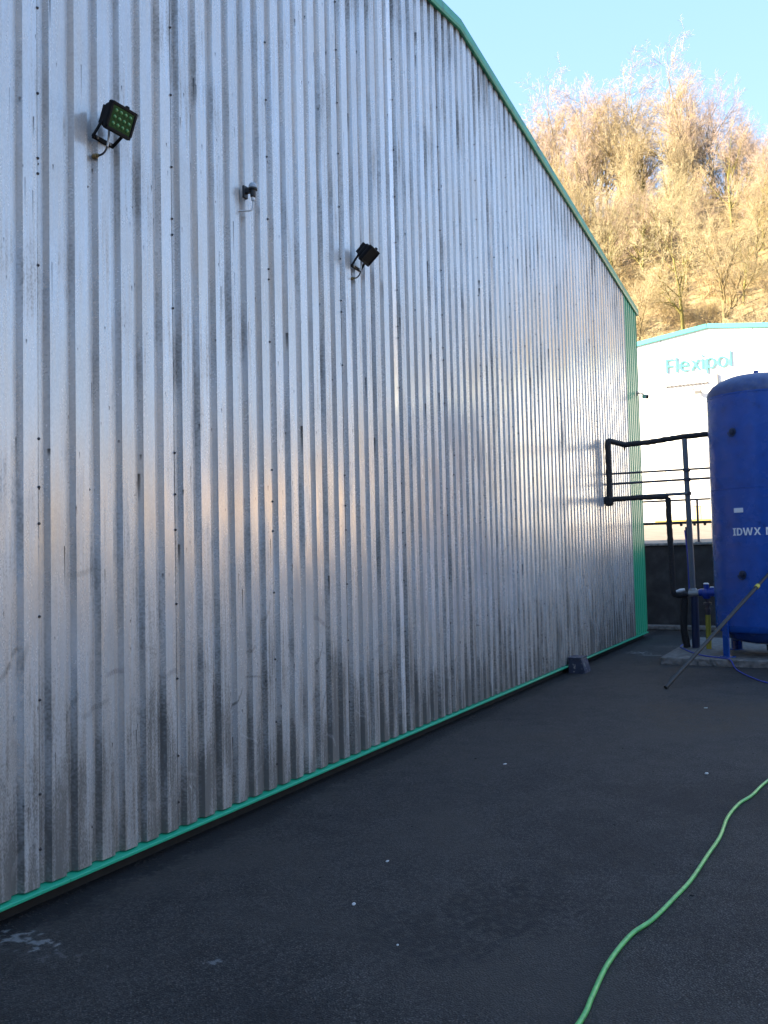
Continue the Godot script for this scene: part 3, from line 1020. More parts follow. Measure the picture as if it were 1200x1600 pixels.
func lag(pts: Array, r: float, seed_: int) -> MB:
	# rough wrapped insulation: the radius wavers along the run
	var rng := RandomNumberGenerator.new()
	rng.seed = seed_
	var p2 := []
	var rr := []
	for i in pts.size() - 1:
		var n: int = max(1, int((pts[i + 1] - pts[i]).length() / 0.05))
		for k in n:
			var q: Vector3 = pts[i].lerp(pts[i + 1], float(k) / n)
			p2.append(q + Vector3(rng.randf_range(-1, 1), rng.randf_range(-1, 1), rng.randf_range(-1, 1)) * 0.003)
			rr.append(r * rng.randf_range(0.93, 1.10))
	p2.append(pts[-1]); rr.append(r)
	var b := MB.new()
	b.tube(p2, rr, 10)
	return b

func bend(a: Vector3, b: Vector3, c: Vector3, r: float) -> Array:
	# corner points of a rounded turn at b
	var p := b + (a - b).normalized() * r
	var q := b + (c - b).normalized() * r
	var out := []
	for k in 6:
		var u := k / 5.0
		out.append(p.lerp(b, u).lerp(b.lerp(q, u), u))
	return out

func build_pipes() -> void:
	var t := thing("pipework", "black lagged and grey pipes running from the shed wall to the blue tank", "pipes", Vector3(-2.3, 0.10, -14.3))
	# upper lagged pipe, along the wall and then across to the tank
	var a0 := Vector3(-3.455, 2.46, -13.98)
	var a1 := Vector3(-3.455, 3.43, -13.98)
	var a2 := Vector3(-3.27, 3.385, -14.33)
	var a3 := Vector3(-2.90, 3.395, -14.36)
	var a4 := Vector3(-2.35, 3.44, -14.36)
	var a5 := Vector3(-1.48, 3.46, -14.34)
	part("lagged_pipe", lag([a0] + bend(a0, a1, a2, 0.05) + [a2, a3, a4, a5], 0.046, 1), M.lagging, t)
	var b := MB.new()
	b.tube([a0 + Vector3(0, 0.0, 0), a0 + Vector3(-0.10, 0.0, 0)], [0.06], 12)
	b.box(a0 + Vector3(-0.01, -0.01, 0.0), Vector3(0.13, 0.16, 0.13), 0.03)
	part("elbow_lagging", b, M.lagging, t)
	# loose end of wrapping
	b = MB.new()
	b.tube([a2 + Vector3(0, -0.02, 0), a2 + Vector3(0.0, -0.085, 0.01), a2 + Vector3(0.006, -0.12, 0.012)], [0.022, 0.012, 0.001], 6)
	part("loose_wrapping", b, M.lagging, t)
	# lower pipe across and down to the valves
	var c0 := Vector3(-3.40, 2.475, -13.98)
	var c1 := Vector3(-2.545, 2.475, -14.0)
	part("lagged_pipe", lag([c0, c0.lerp(c1, 0.5) + Vector3(0, 0.006, 0), c1], 0.042, 2), M.lagging, t)
	b = MB.new()
	b.tube([c1 + Vector3(-0.5, 0.030, -0.05), Vector3(-2.30, 2.525, -14.25)], [0.026], 10)
	part("grey_pipe", b, M.grey_pipe, t)
	var d0 := Vector3(-2.55, 2.46, -14.0)
	var d1 := Vector3(-2.53, 0.93, -14.05)
	var d2 := Vector3(-2.36, 0.935, -14.2)
	part("lagged_pipe", lag([d0, d0.lerp(d1, 0.5) + Vector3(-0.006, 0, 0)] + bend(d0, d1, d2, 0.07) + [d2], 0.044, 3), M.lagging, t)
	part("lagged_pipe", lag([Vector3(-2.395, 0.90, -14.22), Vector3(-2.43, 0.55, -14.25), Vector3(-2.435, 0.36, -14.27), Vector3(-2.40, 0.11, -14.3)], 0.055, 4), M.lagging, t)
	# grey upright and the navy pipe below the tee
	b = MB.new()
	b.tube([Vector3(-2.322, 3.40, -14.33), Vector3(-2.30, 2.2, -14.31), Vector3(-2.279, 0.96, -14.3)], [0.043], 14)
	part("grey_pipe", b, M.grey_pipe, t)
	for y in [2.90, 2.752, 2.53]:
		b = MB.new()
		b.lathe(Vector3(-2.313 + (3.4 - y) * 0.016, y - 0.03, -14.32), [Vector2(0.046, 0.0), Vector2(0.055, 0.006), Vector2(0.055, 0.05), Vector2(0.046, 0.056)], 12)
		part("pipe_clamp", b, M.thin_pipe, t)
	b = MB.new()
	b.tube([Vector3(-2.262, 0.93, -14.3), Vector3(-2.266, 0.10, -14.3)], [0.060], 12)
	part("navy_pipe", b, M.navy_pipe, t)
	b = MB.new()
	b.tube([Vector3(-2.35, 2.0, -14.43), Vector3(-2.335, 1.0, -14.41)], [0.034], 8)
	part("navy_pipe", b, M.navy_pipe, t)
	# two slender pipes to the tank
	for q in [[2.914, 2.905, 0.017], [2.746, 2.752, 0.019]]:
		b = MB.new()
		b.tube([Vector3(WALL_X - 0.01, q[0], -14.3), Vector3(-2.6, (q[0] + q[1]) / 2, -14.3), Vector3(-1.55, q[1], -14.28)], [q[2]], 8)
		part("slender_pipe", b, M.thin_pipe, t)
	# tee and valves
	b = MB.new()
	b.tube([Vector3(-2.34, 0.945, -14.27), Vector3(-2.19, 0.955, -14.27)], [0.05], 12)
	b.lathe(Vector3(-2.279, 0.90, -14.3), [Vector2(0.05, 0.0), Vector2(0.064, 0.02), Vector2(0.064, 0.11), Vector2(0.05, 0.13)], 12)
	part("tee", b, M.steel, t)
	b = MB.new()
	b.tube([Vector3(-2.49, 0.99, -14.05), Vector3(-2.43, 1.005, -14.05), Vector3(-2.36, 1.02, -14.05)], [0.018, 0.030, 0.022], 8)
	part("valve_lever", b, M.white_plastic, t)
	b = MB.new()
	b.tube([Vector3(-2.19, 0.97, -14.27), Vector3(-2.12, 0.99, -14.22)], [0.045], 10)
	part("pipe_nipple", b, M.steel, t)
	b = MB.new()
	var vc := Vector3(-2.065, 0.965, -14.2)
	b.lathe(vc, [Vector2(0.0, -0.10), Vector2(0.05, -0.09), Vector2(0.075, -0.04), Vector2(0.08, 0.02), Vector2(0.06, 0.055), Vector2(0.04, 0.06), Vector2(0.04, 0.13), Vector2(0.0, 0.13)], 16)
	b.tube([vc + Vector3(-0.10, 0.0, -0.02), vc + Vector3(0.16, 0.0, 0.06)], [0.058], 12)
	b.lathe(vc + Vector3(0.085, 0, 0.02), [Vector2(0.05, -0.05), Vector2(0.055, 0.0), Vector2(0.045, 0.06), Vector2(0.03, 0.08), Vector2(0.0, 0.08)], 12)
	var valve := part("blue_valve", b, M.blue_valve, t)
	b = MB.new()
	b.lathe(vc + Vector3(0, 0.13, 0), [Vector2(0.042, 0.0), Vector2(0.045, 0.012), Vector2(0.03, 0.022), Vector2(0.0, 0.024)], 12)
	part("valve_cap", b, M.white_plastic, valve)
	b = MB.new()
	b.lathe(vc + Vector3(0.085, 0.08, 0.02), [Vector2(0.030, 0.0), Vector2(0.032, 0.010), Vector2(0.02, 0.016), Vector2(0.0, 0.017)], 12)
	part("valve_cap", b, M.white_plastic, valve)
	b = MB.new()
	b.lathe(vc + Vector3(0.008, -0.34, 0), [Vector2(0.040, 0.0), Vector2(0.046, 0.02), Vector2(0.046, 0.09), Vector2(0.035, 0.10), Vector2(0.035, 0.15), Vector2(0.065, 0.155), Vector2(0.065, 0.19), Vector2(0.035, 0.195), Vector2(0.035, 0.26)], 14)
	part("flanged_union", b, M.rail, t)
	b = MB.new()
	b.tube([vc + Vector3(0.008, -0.33, 0), Vector3(-2.062, 0.1, -14.2)], [0.040], 12)
	part("yellow_pipe", b, M.yellow, t)
	b = MB.new()
	b.tube([Vector3(-2.38, 1.95, -14.38), Vector3(-2.345, 1.5, -14.36), Vector3(-2.335, 1.0, -14.3)], [0.012], 6)
	part("blue_hose", b, M.blue_cable, t)

func catmull(pts: Array, steps: int) -> Array:
	var out := []
	for i in pts.size() - 1:
		var p0: Vector3 = pts[max(i - 1, 0)]
		var p3: Vector3 = pts[min(i + 2, pts.size() - 1)]
		for k in steps:
			out.append((pts[i] as Vector3).cubic_interpolate(pts[i + 1], p0, p3, float(k) / steps))
	out.append(pts[-1])
	return out

func build_loose() -> void:
	# green hose across the yard
	var pts := [Vector3(-1.05, 0, -1.9), Vector3(-0.96, 0, -2.6)]
	for p in [[-0.93, -3.078], [-0.938, -3.26], [-0.95, -3.544], [-0.928, -3.844], [-0.875, -4.049], [-0.831, -4.349], [-0.799, -4.604], [-0.778, -4.996], [-0.759, -5.351], [-0.766, -5.743], [-0.737, -6.082], [-0.683, -6.315], [-0.62, -6.749]]:
		pts.append(Vector3(p[0], 0, p[1]))
	pts.append(Vector3(-0.45, 0, -7.4)); pts.append(Vector3(0.1, 0, -8.1)); pts.append(Vector3(1.2, 0, -8.7)); pts.append(Vector3(2.6, 0, -9.3))
	for i in pts.size(): pts[i].y = 0.0100
	var b := MB.new()
	b.tube(catmull(pts, 6), [0.0100], 12)
	var o := part("hose", b, M.hose, self)
	tag(o, "light green garden hose snaking across the tarmac in the foreground", "hose")
	# thin blue cable off the slab
	pts = []
	for p in [[-2.42, 0.16, -14.42], [-2.50, 0.115, -14.30], [-2.38, 0.109, -13.95], [-2.20, 0.109, -13.55], [-1.98, 0.109, -13.20], [-1.72, 0.109, -13.02], [-1.60, 0.10, -12.90], [-1.53, 0.02, -12.76], [-1.437, 0.009, -12.44], [-1.226, 0.009, -11.90], [-1.01, 0.009, -11.52], [-0.6, 0.009, -11.2], [0.4, 0.009, -11.0], [2.0, 0.009, -11.3]]:
		pts.append(Vector3(p[0], p[1], p[2]))
	b = MB.new()
	b.tube(catmull(pts, 6), [0.0085], 8)
	o = part("cable", b, M.blue_cable, self)
	tag(o, "thin blue cable trailing over the slab edge onto the tarmac", "cable")
	# long pole leaning on the tank
	var t := thing("pole", "long dark pole with a yellow ring leaning against the blue tank", "pole", Vector3(-2.055, 0, -10.66))
	var p0 := Vector3(-2.055, 0.022, -10.66)
	var p1 := Vector3(-0.97, 1.40, -13.005)
	var d: Vector3 = (p1 - p0)
	b = MB.new()
	b.tube([p0, p0 + d * 0.80], [0.024], 10)
	part("lower_tube", b, M.pole, t)
	b = MB.new()
	b.tube([p0 + d * 0.80, p0 + d * 1.0], [0.019], 10)
	part("upper_tube", b, M.pole, t)
	b = MB.new()
	b.tube([p0 + d * 0.795, p0 + d * 0.815], [0.031], 12)
	part("ring", b, M.pole_ring, t)
	# bits lying on the tarmac
	var r := RandomNumberGenerator.new()
	r.seed = 5
	var chips := [
		[-1.04, -6.80, 0.017, "small white stone on the tarmac left of where the hose leaves the frame"],
		[-2.50, -6.49, 0.014, "flat pale scrap on the tarmac in the middle of the yard"],
		[-2.32, -4.21, 0.010, "tiny bright white chip in the near middle of the tarmac"],
		[-2.19, -3.63, 0.012, "tiny pale scrap on the near tarmac left of the dark stain"],
		[-1.44, -9.54, 0.016, "white pebble on the rust-tinted tarmac beyond the pole's foot"],
		[-1.80, -3.34, 0.007, "smallest pale chip on the tarmac beside the dark stain"],
	]
	for c in chips:
		b = MB.new()
		var prof := []
		for k in 5:
			var a := PI * k / 4.0 - PI / 2
			prof.append(Vector2(maxf(0.0, cos(a)) * c[2] * r.randf_range(0.85, 1.15), (sin(a) + 1.0) * c[2] * 0.35))
		b.lathe(Vector3.ZERO, prof, 7, Basis(Vector3.UP, r.randf() * TAU) * Basis.from_scale(Vector3(1.5, 1, 0.8)))
		var ch := part("stone_chip", b, M.stone_white, self)
		ch.position = Vector3(c[0], 0.001, c[1])
		tag(ch, c[3], "stone", "pale chips on the tarmac")

func build_grit() -> void:
	# dirt and small stones that gather under the drip flashing
	var b := MB.new()
	b.lathe(Vector3.ZERO, [Vector2(0.0, -0.3), Vector2(0.8, -0.15), Vector2(1.0, 0.2), Vector2(0.55, 0.6), Vector2(0.0, 0.7)], 5)
	var r := RandomNumberGenerator.new()
	r.seed = 404
	var mm := MultiMesh.new()
	mm.transform_format = MultiMesh.TRANSFORM_3D
	mm.mesh = b.mesh()
	mm.instance_count = 2600
	for i in mm.instance_count:
		var z := -pow(r.randf(), 1.4) * 16.5
		var x := -3.585 + absf(r.randfn(0.0, 0.075))
		if r.randf() < 0.08: x = r.randf_range(-3.5, -0.2)
		var k := r.randf_range(0.002, 0.0065) * (1.6 if r.randf() < 0.06 else 1.0)
		mm.set_instance_transform(i, Transform3D(Basis(Vector3.UP, r.randf() * TAU).scaled(Vector3(k * 1.3, k * 0.8, k)), Vector3(x, 0.0015, z)))
	var o := MultiMeshInstance3D.new()
	o.name = "grit"
	o.multimesh = mm
	o.material_override = M.grit
	add_child(o)
	o.set_meta("label", "dark grit gathered along the foot of the shed wall")
	o.set_meta("category", "grit")
	o.set_meta("kind", "stuff")

func build_yard_edges() -> void:
	# concrete slab under the tank
	var b := MB.new()
	b.box(Vector3(-0.45, 0.04, -14.45), Vector3(4.20, 0.12, 3.05), 0.012)
	structure("concrete_slab", b, M.concrete)
	# retaining wall with coping
	var t := thing("retaining_wall", "dark rendered retaining wall with pale coping behind the tank", "wall", Vector3(0, 0, -18.5))
	b = MB.new()
	b.box(Vector3(8, 0.86, -18.50), Vector3(40, 1.72, 0.20), 0.01)
	part("wall_face", b, M.retaining, t)
	var x := -12.0
	while x < 28:
		b = MB.new()
		b.box(Vector3(x + 0.6, 1.745, -18.50), Vector3(1.192, 0.05, 0.30), 0.008)
		part("coping_stone", b, M.coping, t)
		x += 1.2
	b = MB.new()
	b.box(Vector3(8, 0.05, -18.30), Vector3(40, 0.10, 0.20), 0.02)
	part("footing", b, M.concrete, t)
	# guard rail on the wall
	t = thing("guard_rail", "slender dark guard rail with posts on top of the retaining wall", "railing", Vector3(0, 1.77, -18.5))
	var px := -12.4
	while px < 20:
		b = MB.new()
		b.tube([Vector3(px, 1.765, -18.5), Vector3(px, 2.64, -18.5)], [0.024], 8)
		b.box(Vector3(px, 1.775, -18.5), Vector3(0.12, 0.012, 0.12), 0.002)
		part("post", b, M.rail, t)
		px += 2.4
	b = MB.new()
	b.tube([Vector3(-12.4, 2.645, -18.5), Vector3(20, 2.645, -18.5)], [0.021], 8)
	part("rail", b, M.rail, t)
	b = MB.new()
	b.tube([Vector3(-12.4, 2.18, -18.47), Vector3(20, 2.18, -18.47)], [0.028], 8)
	part("rail", b, M.rail_black, t)
	for q in [-3.12, -2.86, -2.66, -2.45]:
		b = MB.new()
		b.box(Vector3(q, 2.135, -18.46), Vector3(0.05, 0.05, 0.05), 0.008)
		part("rail_clip", b, M.rail_black, t)

# ---------------------------------------------------------------- building across the road
func build_outbuilding() -> void:
	var t := thing("outbuilding", "sunlit cream rendered outbuilding across the yard, outside the picture to the right", "building", Vector3(15, 1.9, -28))
	var b := MB.new()
	b.box(Vector3(14.0, 3.2, -28.5), Vector3(4.5, 3.4, 4.5), 0.02)
	part("wall", b, M.cream_render, t)
	for sd in [-1.0, 1.0]:
		b = MB.new()
		b.box(Vector3(14.0 + sd * 1.2, 5.16, -28.5), Vector3(2.6, 0.10, 5.0), 0.01, Basis(Vector3(0, 0, 1), -sd * 0.25))
		part("roof_slope", b, M.roof, t)
	for sd in [-1.0, 1.0]:
		b = MB.new()
		b.tri(Vector3(11.76, 4.9, -28.5 + sd * 2.24), Vector3(16.24, 4.9, -28.5 + sd * 2.24), Vector3(14.0, 5.42, -28.5 + sd * 2.24), Vector3(0, 0, sd), Vector3(0, 0, sd), Vector3(0, 0, sd))
		part("gable", b, M.cream_render, t)

func build_far_building() -> void:
	var Z := -45.0
	var t := thing("factory_building", "white factory gable with turquoise roof edge across the road", "building", Vector3(-6, 2.6, Z))
	var xs := [-25.5, -21.2, -16.88, -12.56, -8.25, -3.93, 0.39, 4.71, 9.2, 13.9]
	var top := func(x: float) -> float: return 12.52 - 0.13 * absf(x + 6.0)
	for i in xs.size() - 1:
		var b := MB.new()
		var x0: float = xs[i] + 0.012
		var x1: float = xs[i + 1] - 0.012
		var cuts := [x0, x1]
		if x0 < -6 and x1 > -6: cuts = [x0, -6.0, x1]
		for k in cuts.size() - 1:
			var a: float = cuts[k]
			var c: float = cuts[k + 1]
			b.quad(Vector3(a, 2.4, Z), Vector3(c, 2.4, Z), Vector3(c, top.call(c), Z), Vector3(a, top.call(a), Z), Vector3(0, 0, 1))
		for e in [x0, x1]:
			b.quad(Vector3(e, 2.4, Z), Vector3(e, 2.4, Z - 0.08), Vector3(e, top.call(e), Z - 0.08), Vector3(e, top.call(e), Z), Vector3(-1 if e == x0 else 1, 0, 0))
		part("wall_panel", b, M.white_clad, t)
	var b2 := MB.new()
	b2.box(Vector3(-5.8, 5.95, Z - 14.1), Vector3(39.0, 7.5, 28.0), 0.0)
	part("main_block", b2, M.white_clad, t)
	# gable infill above the block
	b2 = MB.new()
	b2.tri(Vector3(-25.3, 9.6, Z - 0.12), Vector3(13.8, 9.6, Z - 0.12), Vector3(-6, 12.4, Z - 0.12), Vector3(0, 0, 1), Vector3(0, 0, 1), Vector3(0, 0, 1))
	part("gable_board", b2, M.far_grey, t)
	for sd in [-1.0, 1.0]:
		var b := MB.new()
		var bs := Basis(Vector3(0, 0, 1), -sd * atan(0.13))
		b.box(Vector3(-6 + sd * 10.1, 12.60 - 0.13 * 10.1, Z + 0.06), Vector3(20.35, 0.22, 0.10), 0.01, bs)
		part("verge_trim", b, M.turquoise, t)
		b = MB.new()
		b.box(Vector3(-6 + sd * 10.1, 12.66 - 0.13 * 10.1, Z - 14.0), Vector3(20.35, 0.10, 28.1), 0.0, bs)
		part("roof_slope", b, M.far_grey, t)
	var b3 := MB.new()
	b3.tube([Vector3(-5.62, 10.15, Z + 0.07), Vector3(-5.62, 2.9, Z + 0.07)], [0.045], 8)
	part("downpipe", b3, M.far_grey, t)
	b3 = MB.new()
	b3.box(Vector3(-7.1, 9.80, Z + 0.04), Vector3(2.1, 0.05, 0.10), 0.01)
	for k in 11:
		b3.box(Vector3(-8.05 + k * 0.19, 9.755, Z + 0.05), Vector3(0.07, 0.04, 0.10), 0.005)
	part("cable_tray", b3, M.far_grey, t)
	# a lamp on the gable
	var lamp := thing("wall_lamp", "small grey lamp on the white factory gable below the sign", "lamp", Vector3(-6.6, 9.4, Z))
	b3 = MB.new()
	b3.box(Vector3(-6.6, 9.40, Z + 0.10), Vector3(0.09, 0.09, 0.20), 0.01)
	part("arm", b3, M.far_grey, lamp)
	b3 = MB.new()
	b3.box(Vector3(-6.52, 9.34, Z + 0.24), Vector3(0.34, 0.20, 0.16), 0.03, Basis(Vector3.RIGHT, 0.5))
	part("lamp_housing", b3, M.far_grey, lamp)
	b3 = MB.new()
	b3.box(Vector3(-6.75, 9.50, Z + 0.22), Vector3(0.12, 0.10, 0.12), 0.02)
	part("sensor", b3, M.far_grey, lamp)
	# lettering
	var sign_ := thing("sign", "turquoise letters reading Flexipol on the white factory gable", "sign", Vector3(-6.5, 10.45, Z))
	var font := SystemFont.new()
	font.font_names = PackedStringArray(["Droid Sans"])
	var letters := [["F", 1046], ["l", 1058], ["e", 1070], ["x", 1087.5], ["i", 1099], ["p", 1111], ["o", 1129.5], ["l", 1142]]
	for q in letters:
		var tm := TextMesh.new()
		tm.text = q[0]
		tm.font = font
		tm.font_size = 96
		tm.pixel_size = 0.70 / 69.0
		tm.depth = 0.06
		tm.vertical_alignment = VERTICAL_ALIGNMENT_BOTTOM
		var x: float = lerpf(-8.08, -4.90, (q[1] - 1040.0) / 105.0)
		var o := part("letter", tm, M.turquoise, sign_, true)
		o.position = Vector3(x + 6.5, -0.21, 0.05)
	# low things at the foot of the gable
	var b4 := MB.new()
	b4.box(Vector3(-6.60, 3.22, -43.6), Vector3(0.36, 0.80, 0.30), 0.02)
	b4.box(Vector3(-6.60, 3.635, -43.6), Vector3(0.42, 0.03, 0.36), 0.008)
	var o4 := part("cabinet", b4, M.cream, self)
	tag(o4, "cream cabinet standing at the foot of the white factory", "cabinet")
	b4 = MB.new()
	b4.box(Vector3(-6.6, 2.90, -42.6), Vector3(3.6, 0.15, 0.18), 0.03)
	o4 = part("kerb_barrier", b4, M.road_yellow, self)
	tag(o4, "low yellow barrier along the road before the white factory", "barrier")

# ---------------------------------------------------------------- trees
class Grower:
	var limbs: MB
	var twigs: MB
	var r: RandomNumberGenerator
	var kids := [11, 7, 6, 6]
	var spread := 0.8
	var lift := 0.25
	func wander(p: Vector3, d: Vector3, length: float, segs: int, wob: float, up: float) -> Array:
		var pts := [p]
		for i in segs:
			d = (d + Vector3(r.randf_range(-1, 1), r.randf_range(-1, 1), r.randf_range(-1, 1)) * wob + Vector3.UP * up).normalized()
			p += d * length / segs
			pts.append(p)
		return pts
	func grow(p: Vector3, d: Vector3, length: float, rad: float, level: int) -> void:
		var segs: int = [6, 5, 3, 2, 1][level]
		var pts := wander(p, d, length, segs, [0.10, 0.17, 0.22, 0.25, 0.2][level], [0.10, 0.07, 0.05, 0.04, 0.02][level])
		var rr := []
		for i in segs + 1:
			rr.append(lerpf(rad, maxf(rad * 0.28, 0.007), float(i) / segs))
		var b := limbs if level < 3 else twigs
		b.tube(pts, rr, [8, 5, 4, 3, 3][level], false)
		if level == 4: return
		var n: int = kids[level]
		for k in n:
			var u := lerpf([0.28, 0.22, 0.15, 0.1][level], 1.0, (k + r.randf()) / n)
			var f := u * segs
			var i := mini(int(f), segs - 1)
			var at: Vector3 = pts[i].lerp(pts[i + 1], f - i)
			var dir: Vector3 = (pts[i + 1] - pts[i]).normalized()
			var side := dir.cross(Vector3(r.randf_range(-1, 1), r.randf_range(-1, 1), r.randf_range(-1, 1))).normalized()
			var ang := spread * r.randf_range(0.65, 1.25) * (1.0 if level > 0 else lerpf(1.1, 0.45, u))
			var nd := (dir * cos(ang) + side * sin(ang) + Vector3.UP * lift * 0.4).normalized()
			var nl: float = length * [0.74, 0.50, 0.48, 0.46][level] * r.randf_range(0.75, 1.15) * (lerpf(0.80, 1.0, u) if level == 0 else lerpf(1.1, 0.75, u))
			grow(at, nd, nl, maxf(lerpf(rr[i], rr[i + 1], f - i) * r.randf_range(0.50, 0.68), 0.0115), level + 1)

func make_tree(seed_: int, height: float, rad: float, kids: Array, spread: float, lift: float, stems: int) -> Array:
	var t := Grower.new()
	t.limbs = MB.new()
	t.twigs = MB.new()
	t.r = RandomNumberGenerator.new()
	t.r.seed = seed_
	t.kids = kids
	t.spread = spread
	t.lift = lift
	for k in stems:
		var lean := Vector3(t.r.randf_range(-1, 1), 0, t.r.randf_range(-1, 1)) * (0.08 if stems == 1 else 0.45)
		t.grow(Vector3(lean.x * 0.3, -0.5, lean.z * 0.3), (Vector3.UP + lean).normalized(), height * (0.70 if k == 0 else 0.60), rad * 1.1, 0)
	return [t.limbs.mesh(), t.twigs.mesh()]

func skyline(q: float) -> float:
	var pts := [[-0.45, 0.53], [-0.35, 0.548], [-0.30, 0.556], [-0.27, 0.542], [-0.224, 0.552], [-0.195, 0.54], [-0.159, 0.552], [-0.132, 0.54], [-0.106, 0.515], [-0.095, 0.472], [-0.069, 0.464], [0.03, 0.455]]
	for i in pts.size() - 1:
		if q < pts[i + 1][0]:
			return lerpf(pts[i][1], pts[i + 1][1], clampf((q - pts[i][0]) / (pts[i + 1][0] - pts[i][0]), 0, 1))
	return 0.455

func build_trees() -> void:
	var kinds := [
		# seed, height, radius, kids, spread, lift, stems, bark, twig, look
		[201, 14.0, 0.26, [10, 8, 7, 7], 0.92, 0.15, 1, "bark", "twig", "broad"],
		[202, 15.5, 0.24, [9, 8, 6, 6], 0.74, 0.25, 1, "bark_grey", "twig_pink", "upright"],
		[203, 12.0, 0.20, [9, 8, 7, 7], 1.05, 0.05, 1, "bark_moss", "twig_pale", "spreading"],
		[204, 11.0, 0.16, [7, 6, 6, 7], 0.9, 0.15, 3, "bark", "twig", "many-stemmed"],
		[205, 16.0, 0.22, [10, 7, 6, 6], 0.72, 0.30, 1, "bark", "twig_pale", "slender"],
		[206, 13.0, 0.24, [10, 8, 7, 7], 0.95, 0.12, 1, "bark_moss", "twig_pink", "rounded"],
	]
	var models := []
	for k in kinds:
		models.append(make_tree(k[0], k[1], k[2], k[3], k[4], k[5], k[6]))
	var r := RandomNumberGenerator.new()
	r.seed = 1234
	var spots := []        # [x, z, kind, scale]
	# trees that can be told apart in the picture
	spots.append([-19.2, -126.0, 0, 1.30])
	spots.append([-16.4, -124.0, 1, 1.15])
	spots.append([-30.5, -122.0, 1, 1.05])
	spots.append([-33.0, -126.0, 0, 1.05])
	spots.append([-13.6, -86.0, 2, 0.98])
	spots.append([-9.8, -85.0, 0, 0.86])
	spots.append([-18.2, -83.0, 3, 0.80])
	spots.append([-27.0, -96.0, 0, 1.0])
	spots.append([-22.0, -84.0, 4, 0.72])
	for e in [[-0.335, 130.0, 5], [-0.312, 127.0, 1], [-0.293, 131.0, 0], [-0.270, 128.0, 5], [-0.248, 131.0, 1], [-0.222, 128.0, 0], [-0.198, 132.0, 5], [-0.118, 130.0, 1]]:
		var h: float = skyline(e[0]) * e[1] + 1.68 - hill_at(e[0] * e[1], -e[1])
		spots.append([e[0] * e[1], -e[1], e[2], h * 0.90 / (kinds[e[2]][1] * 1.06)])
	var tries := 0
	while spots.size() < 116 and tries < 6000:
		tries += 1
		var d := r.randf_range(74.0, 146.0)
		var q := r.randf_range(-0.41, 0.015)
		var x := q * d
		var ok := true
		var gap := 2.9 if d > 92 else 4.6
		for s in spots:
			if Vector2(s[0] - x, s[1] + d).length() < gap: ok = false
		if not ok: continue
		if d < 96 and r.randf() < 0.6: continue
		var kind := r.randi_range(0, 5)
		if d > 118: kind = [1, 5, 1, 0, 4][r.randi_range(0, 4)]
		if d < 92: kind = [2, 3, 3, 0, 4][r.randi_range(0, 4)]
		var size := r.randf_range(0.62, 1.05) * (1.0 if d > 105 else 0.85)
		# the wood's outline against the sky: no crown rises above it
		var most: float = (skyline(q) * r.randf_range(0.92, 1.0) * d + 1.68 - hill_at(x, -d)) / (kinds[kind][1] * 1.12)
		if most < 0.45: continue
		spots.append([x, -d, kind, minf(size, most)])
	# name each by its height on the slope and its place from the left
	var rows := {"on the hill's crest": [], "on the upper slope": [], "on the middle slope": [], "low on the slope": []}
	for s in spots:
		var row := "on the hill's crest"
		if s[1] > -120: row = "on the upper slope"
		if s[1] > -106: row = "on the middle slope"
		if s[1] > -90: row = "low on the slope"
		rows[row].append(s)
	var nth := ["first", "second", "third", "fourth", "fifth", "sixth", "seventh", "eighth", "ninth", "tenth", "eleventh", "twelfth", "thirteenth", "fourteenth", "fifteenth", "sixteenth", "seventeenth", "eighteenth", "nineteenth", "twentieth", "twenty-first", "twenty-second", "twenty-third", "twenty-fourth", "twenty-fifth", "twenty-sixth", "twenty-seventh", "twenty-eighth", "twenty-ninth", "thirtieth"]
	for row in rows:
		var list: Array = rows[row]
		list.sort_custom(func(a, b): return a[0] / -a[1] < b[0] / -b[1])
		var counts := {}
		for s in list:
			var k: Array = kinds[s[2]]
			var n: int = counts.get(k[9], 0)
			counts[k[9]] = n + 1
			var label := "bare %s tree %s above the white factory, %s such from the left" % [k[9], row, nth[mini(n, 29)]]
			var t := thing("bare_tree", label, "tree", Vector3(s[0], hill_at(s[0], s[1]) - 0.2, s[1]), "bare winter trees on the hillside")
			t.rotation.y = r.randf() * TAU
			t.scale = Vector3.ONE * s[3]
			part("trunk", models[s[2]][0], M[k[7]], t, true)
			part("crown", models[s[2]][1], M[k[8]], t, true)
	# undergrowth: brush nobody could count
	var bush := Grower.new()
	bush.limbs = MB.new()
	bush.twigs = bush.limbs
	bush.r = RandomNumberGenerator.new()
	bush.r.seed = 9
	bush.kids = [6, 5, 4, 3]
	bush.spread = 0.8
	for k in 4:
		var lean := Vector3(bush.r.randf_range(-1, 1), 0.9, bush.r.randf_range(-1, 1)).normalized()
		bush.grow(lean * 0.05 - Vector3.UP * 0.2, lean, 2.4, 0.03, 1)
	var mm := MultiMesh.new()
	mm.transform_format = MultiMesh.TRANSFORM_3D
	mm.mesh = bush.limbs.mesh()
	mm.instance_count = 1000
	for i in mm.instance_count:
		var d := r.randf_range(66.0, 150.0)
		var x := r.randf_range(-0.46, 0.06) * d
		var sc := r.randf_range(0.5, 1.5)
		mm.set_instance_transform(i, Transform3D(Basis(Vector3.UP, r.randf() * TAU).scaled(Vector3.ONE * sc), Vector3(x, hill_at(x, -d) - 0.1, -d)))
	var o := MultiMeshInstance3D.new()
	o.name = "undergrowth"
	o.multimesh = mm
	o.material_override = M.brush
	add_child(o)
	o.set_meta("label", "tangled bare undergrowth covering the hillside between the trees")
	o.set_meta("category", "undergrowth")
	o.set_meta("kind", "stuff")

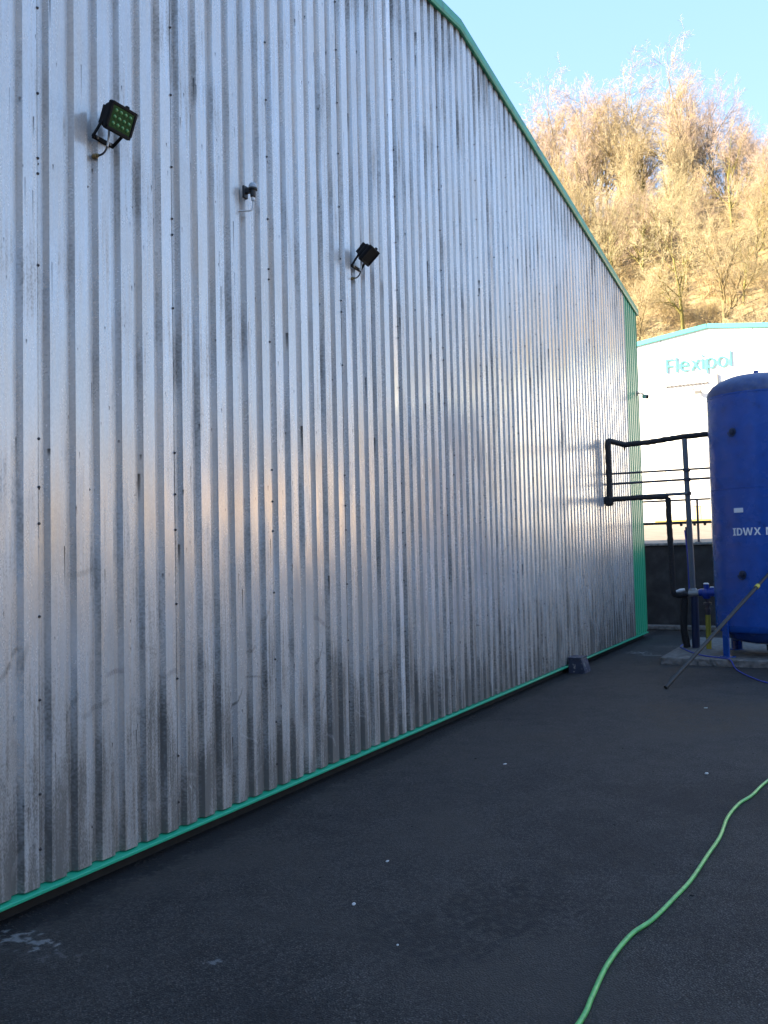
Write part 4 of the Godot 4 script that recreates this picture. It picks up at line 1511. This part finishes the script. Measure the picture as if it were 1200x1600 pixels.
# ---------------------------------------------------------------- camera and light
func _ready() -> void:
	var cam := Camera3D.new()
	cam.name = "camera"
	add_child(cam)
	var yaw := deg_to_rad(28.56)
	var pitch := deg_to_rad(2.78)
	var roll := deg_to_rad(-1.315)
	cam.transform = Transform3D(Basis(Vector3.UP, yaw) * Basis(Vector3.RIGHT, pitch) * Basis(Vector3(0, 0, 1), roll), EYE)
	cam.fov = 61.3
	cam.near = 0.05
	cam.far = 2000.0
	cam.current = true

	var env := Environment.new()
	env.background_mode = Environment.BG_SKY
	var sky := Sky.new()
	var sm := ProceduralSkyMaterial.new()
	sm.sky_top_color = srgb(0.083, 0.148, 0.27)
	sm.sky_horizon_color = srgb(0.26, 0.33, 0.40)
	sm.sky_curve = 0.18
	sm.ground_bottom_color = srgb(0.10, 0.09, 0.08)
	sm.ground_horizon_color = srgb(0.25, 0.28, 0.30)
	sm.sun_angle_max = 35.0
	sky.sky_material = sm
	env.sky = sky
	env.tonemap_mode = Environment.TONE_MAPPER_LINEAR
	env.tonemap_exposure = 5.5
	env.sdfgi_enabled = true
	env.ssao_enabled = true
	env.ssil_enabled = true
	var we := WorldEnvironment.new()
	we.name = "world_environment"
	we.environment = env
	add_child(we)

	var sun := DirectionalLight3D.new()
	sun.name = "sun"
	sun.light_energy = 1.6
	sun.light_color = Color(1.0, 0.93, 0.80)
	sun.light_angular_distance = 0.5
	sun.shadow_enabled = true
	add_child(sun)
	var to_sun := Vector3(-0.75, 0.40, 0.50).normalized()
	sun.transform = Transform3D(Basis.looking_at(-to_sun, Vector3.UP), to_sun * 50)

	make_materials()
	build_ground()
	build_shed()
	build_yard_edges()
	build_far_building()
	build_outbuilding()
	build_tank()
	build_pipes()
	floodlight(Vector3(WALL_X, 3.98, -3.36), true, 0.40, 0.0, "black floodlight with green lens at the upper left of the shed wall")
	floodlight(Vector3(WALL_X, 4.05, -6.10), false, 0.82, 0.15, "black floodlight with dark face, further along the shed wall")
	photocell()
	security_camera()
	bait_box()
	build_loose()
	build_grit()
	build_trees()
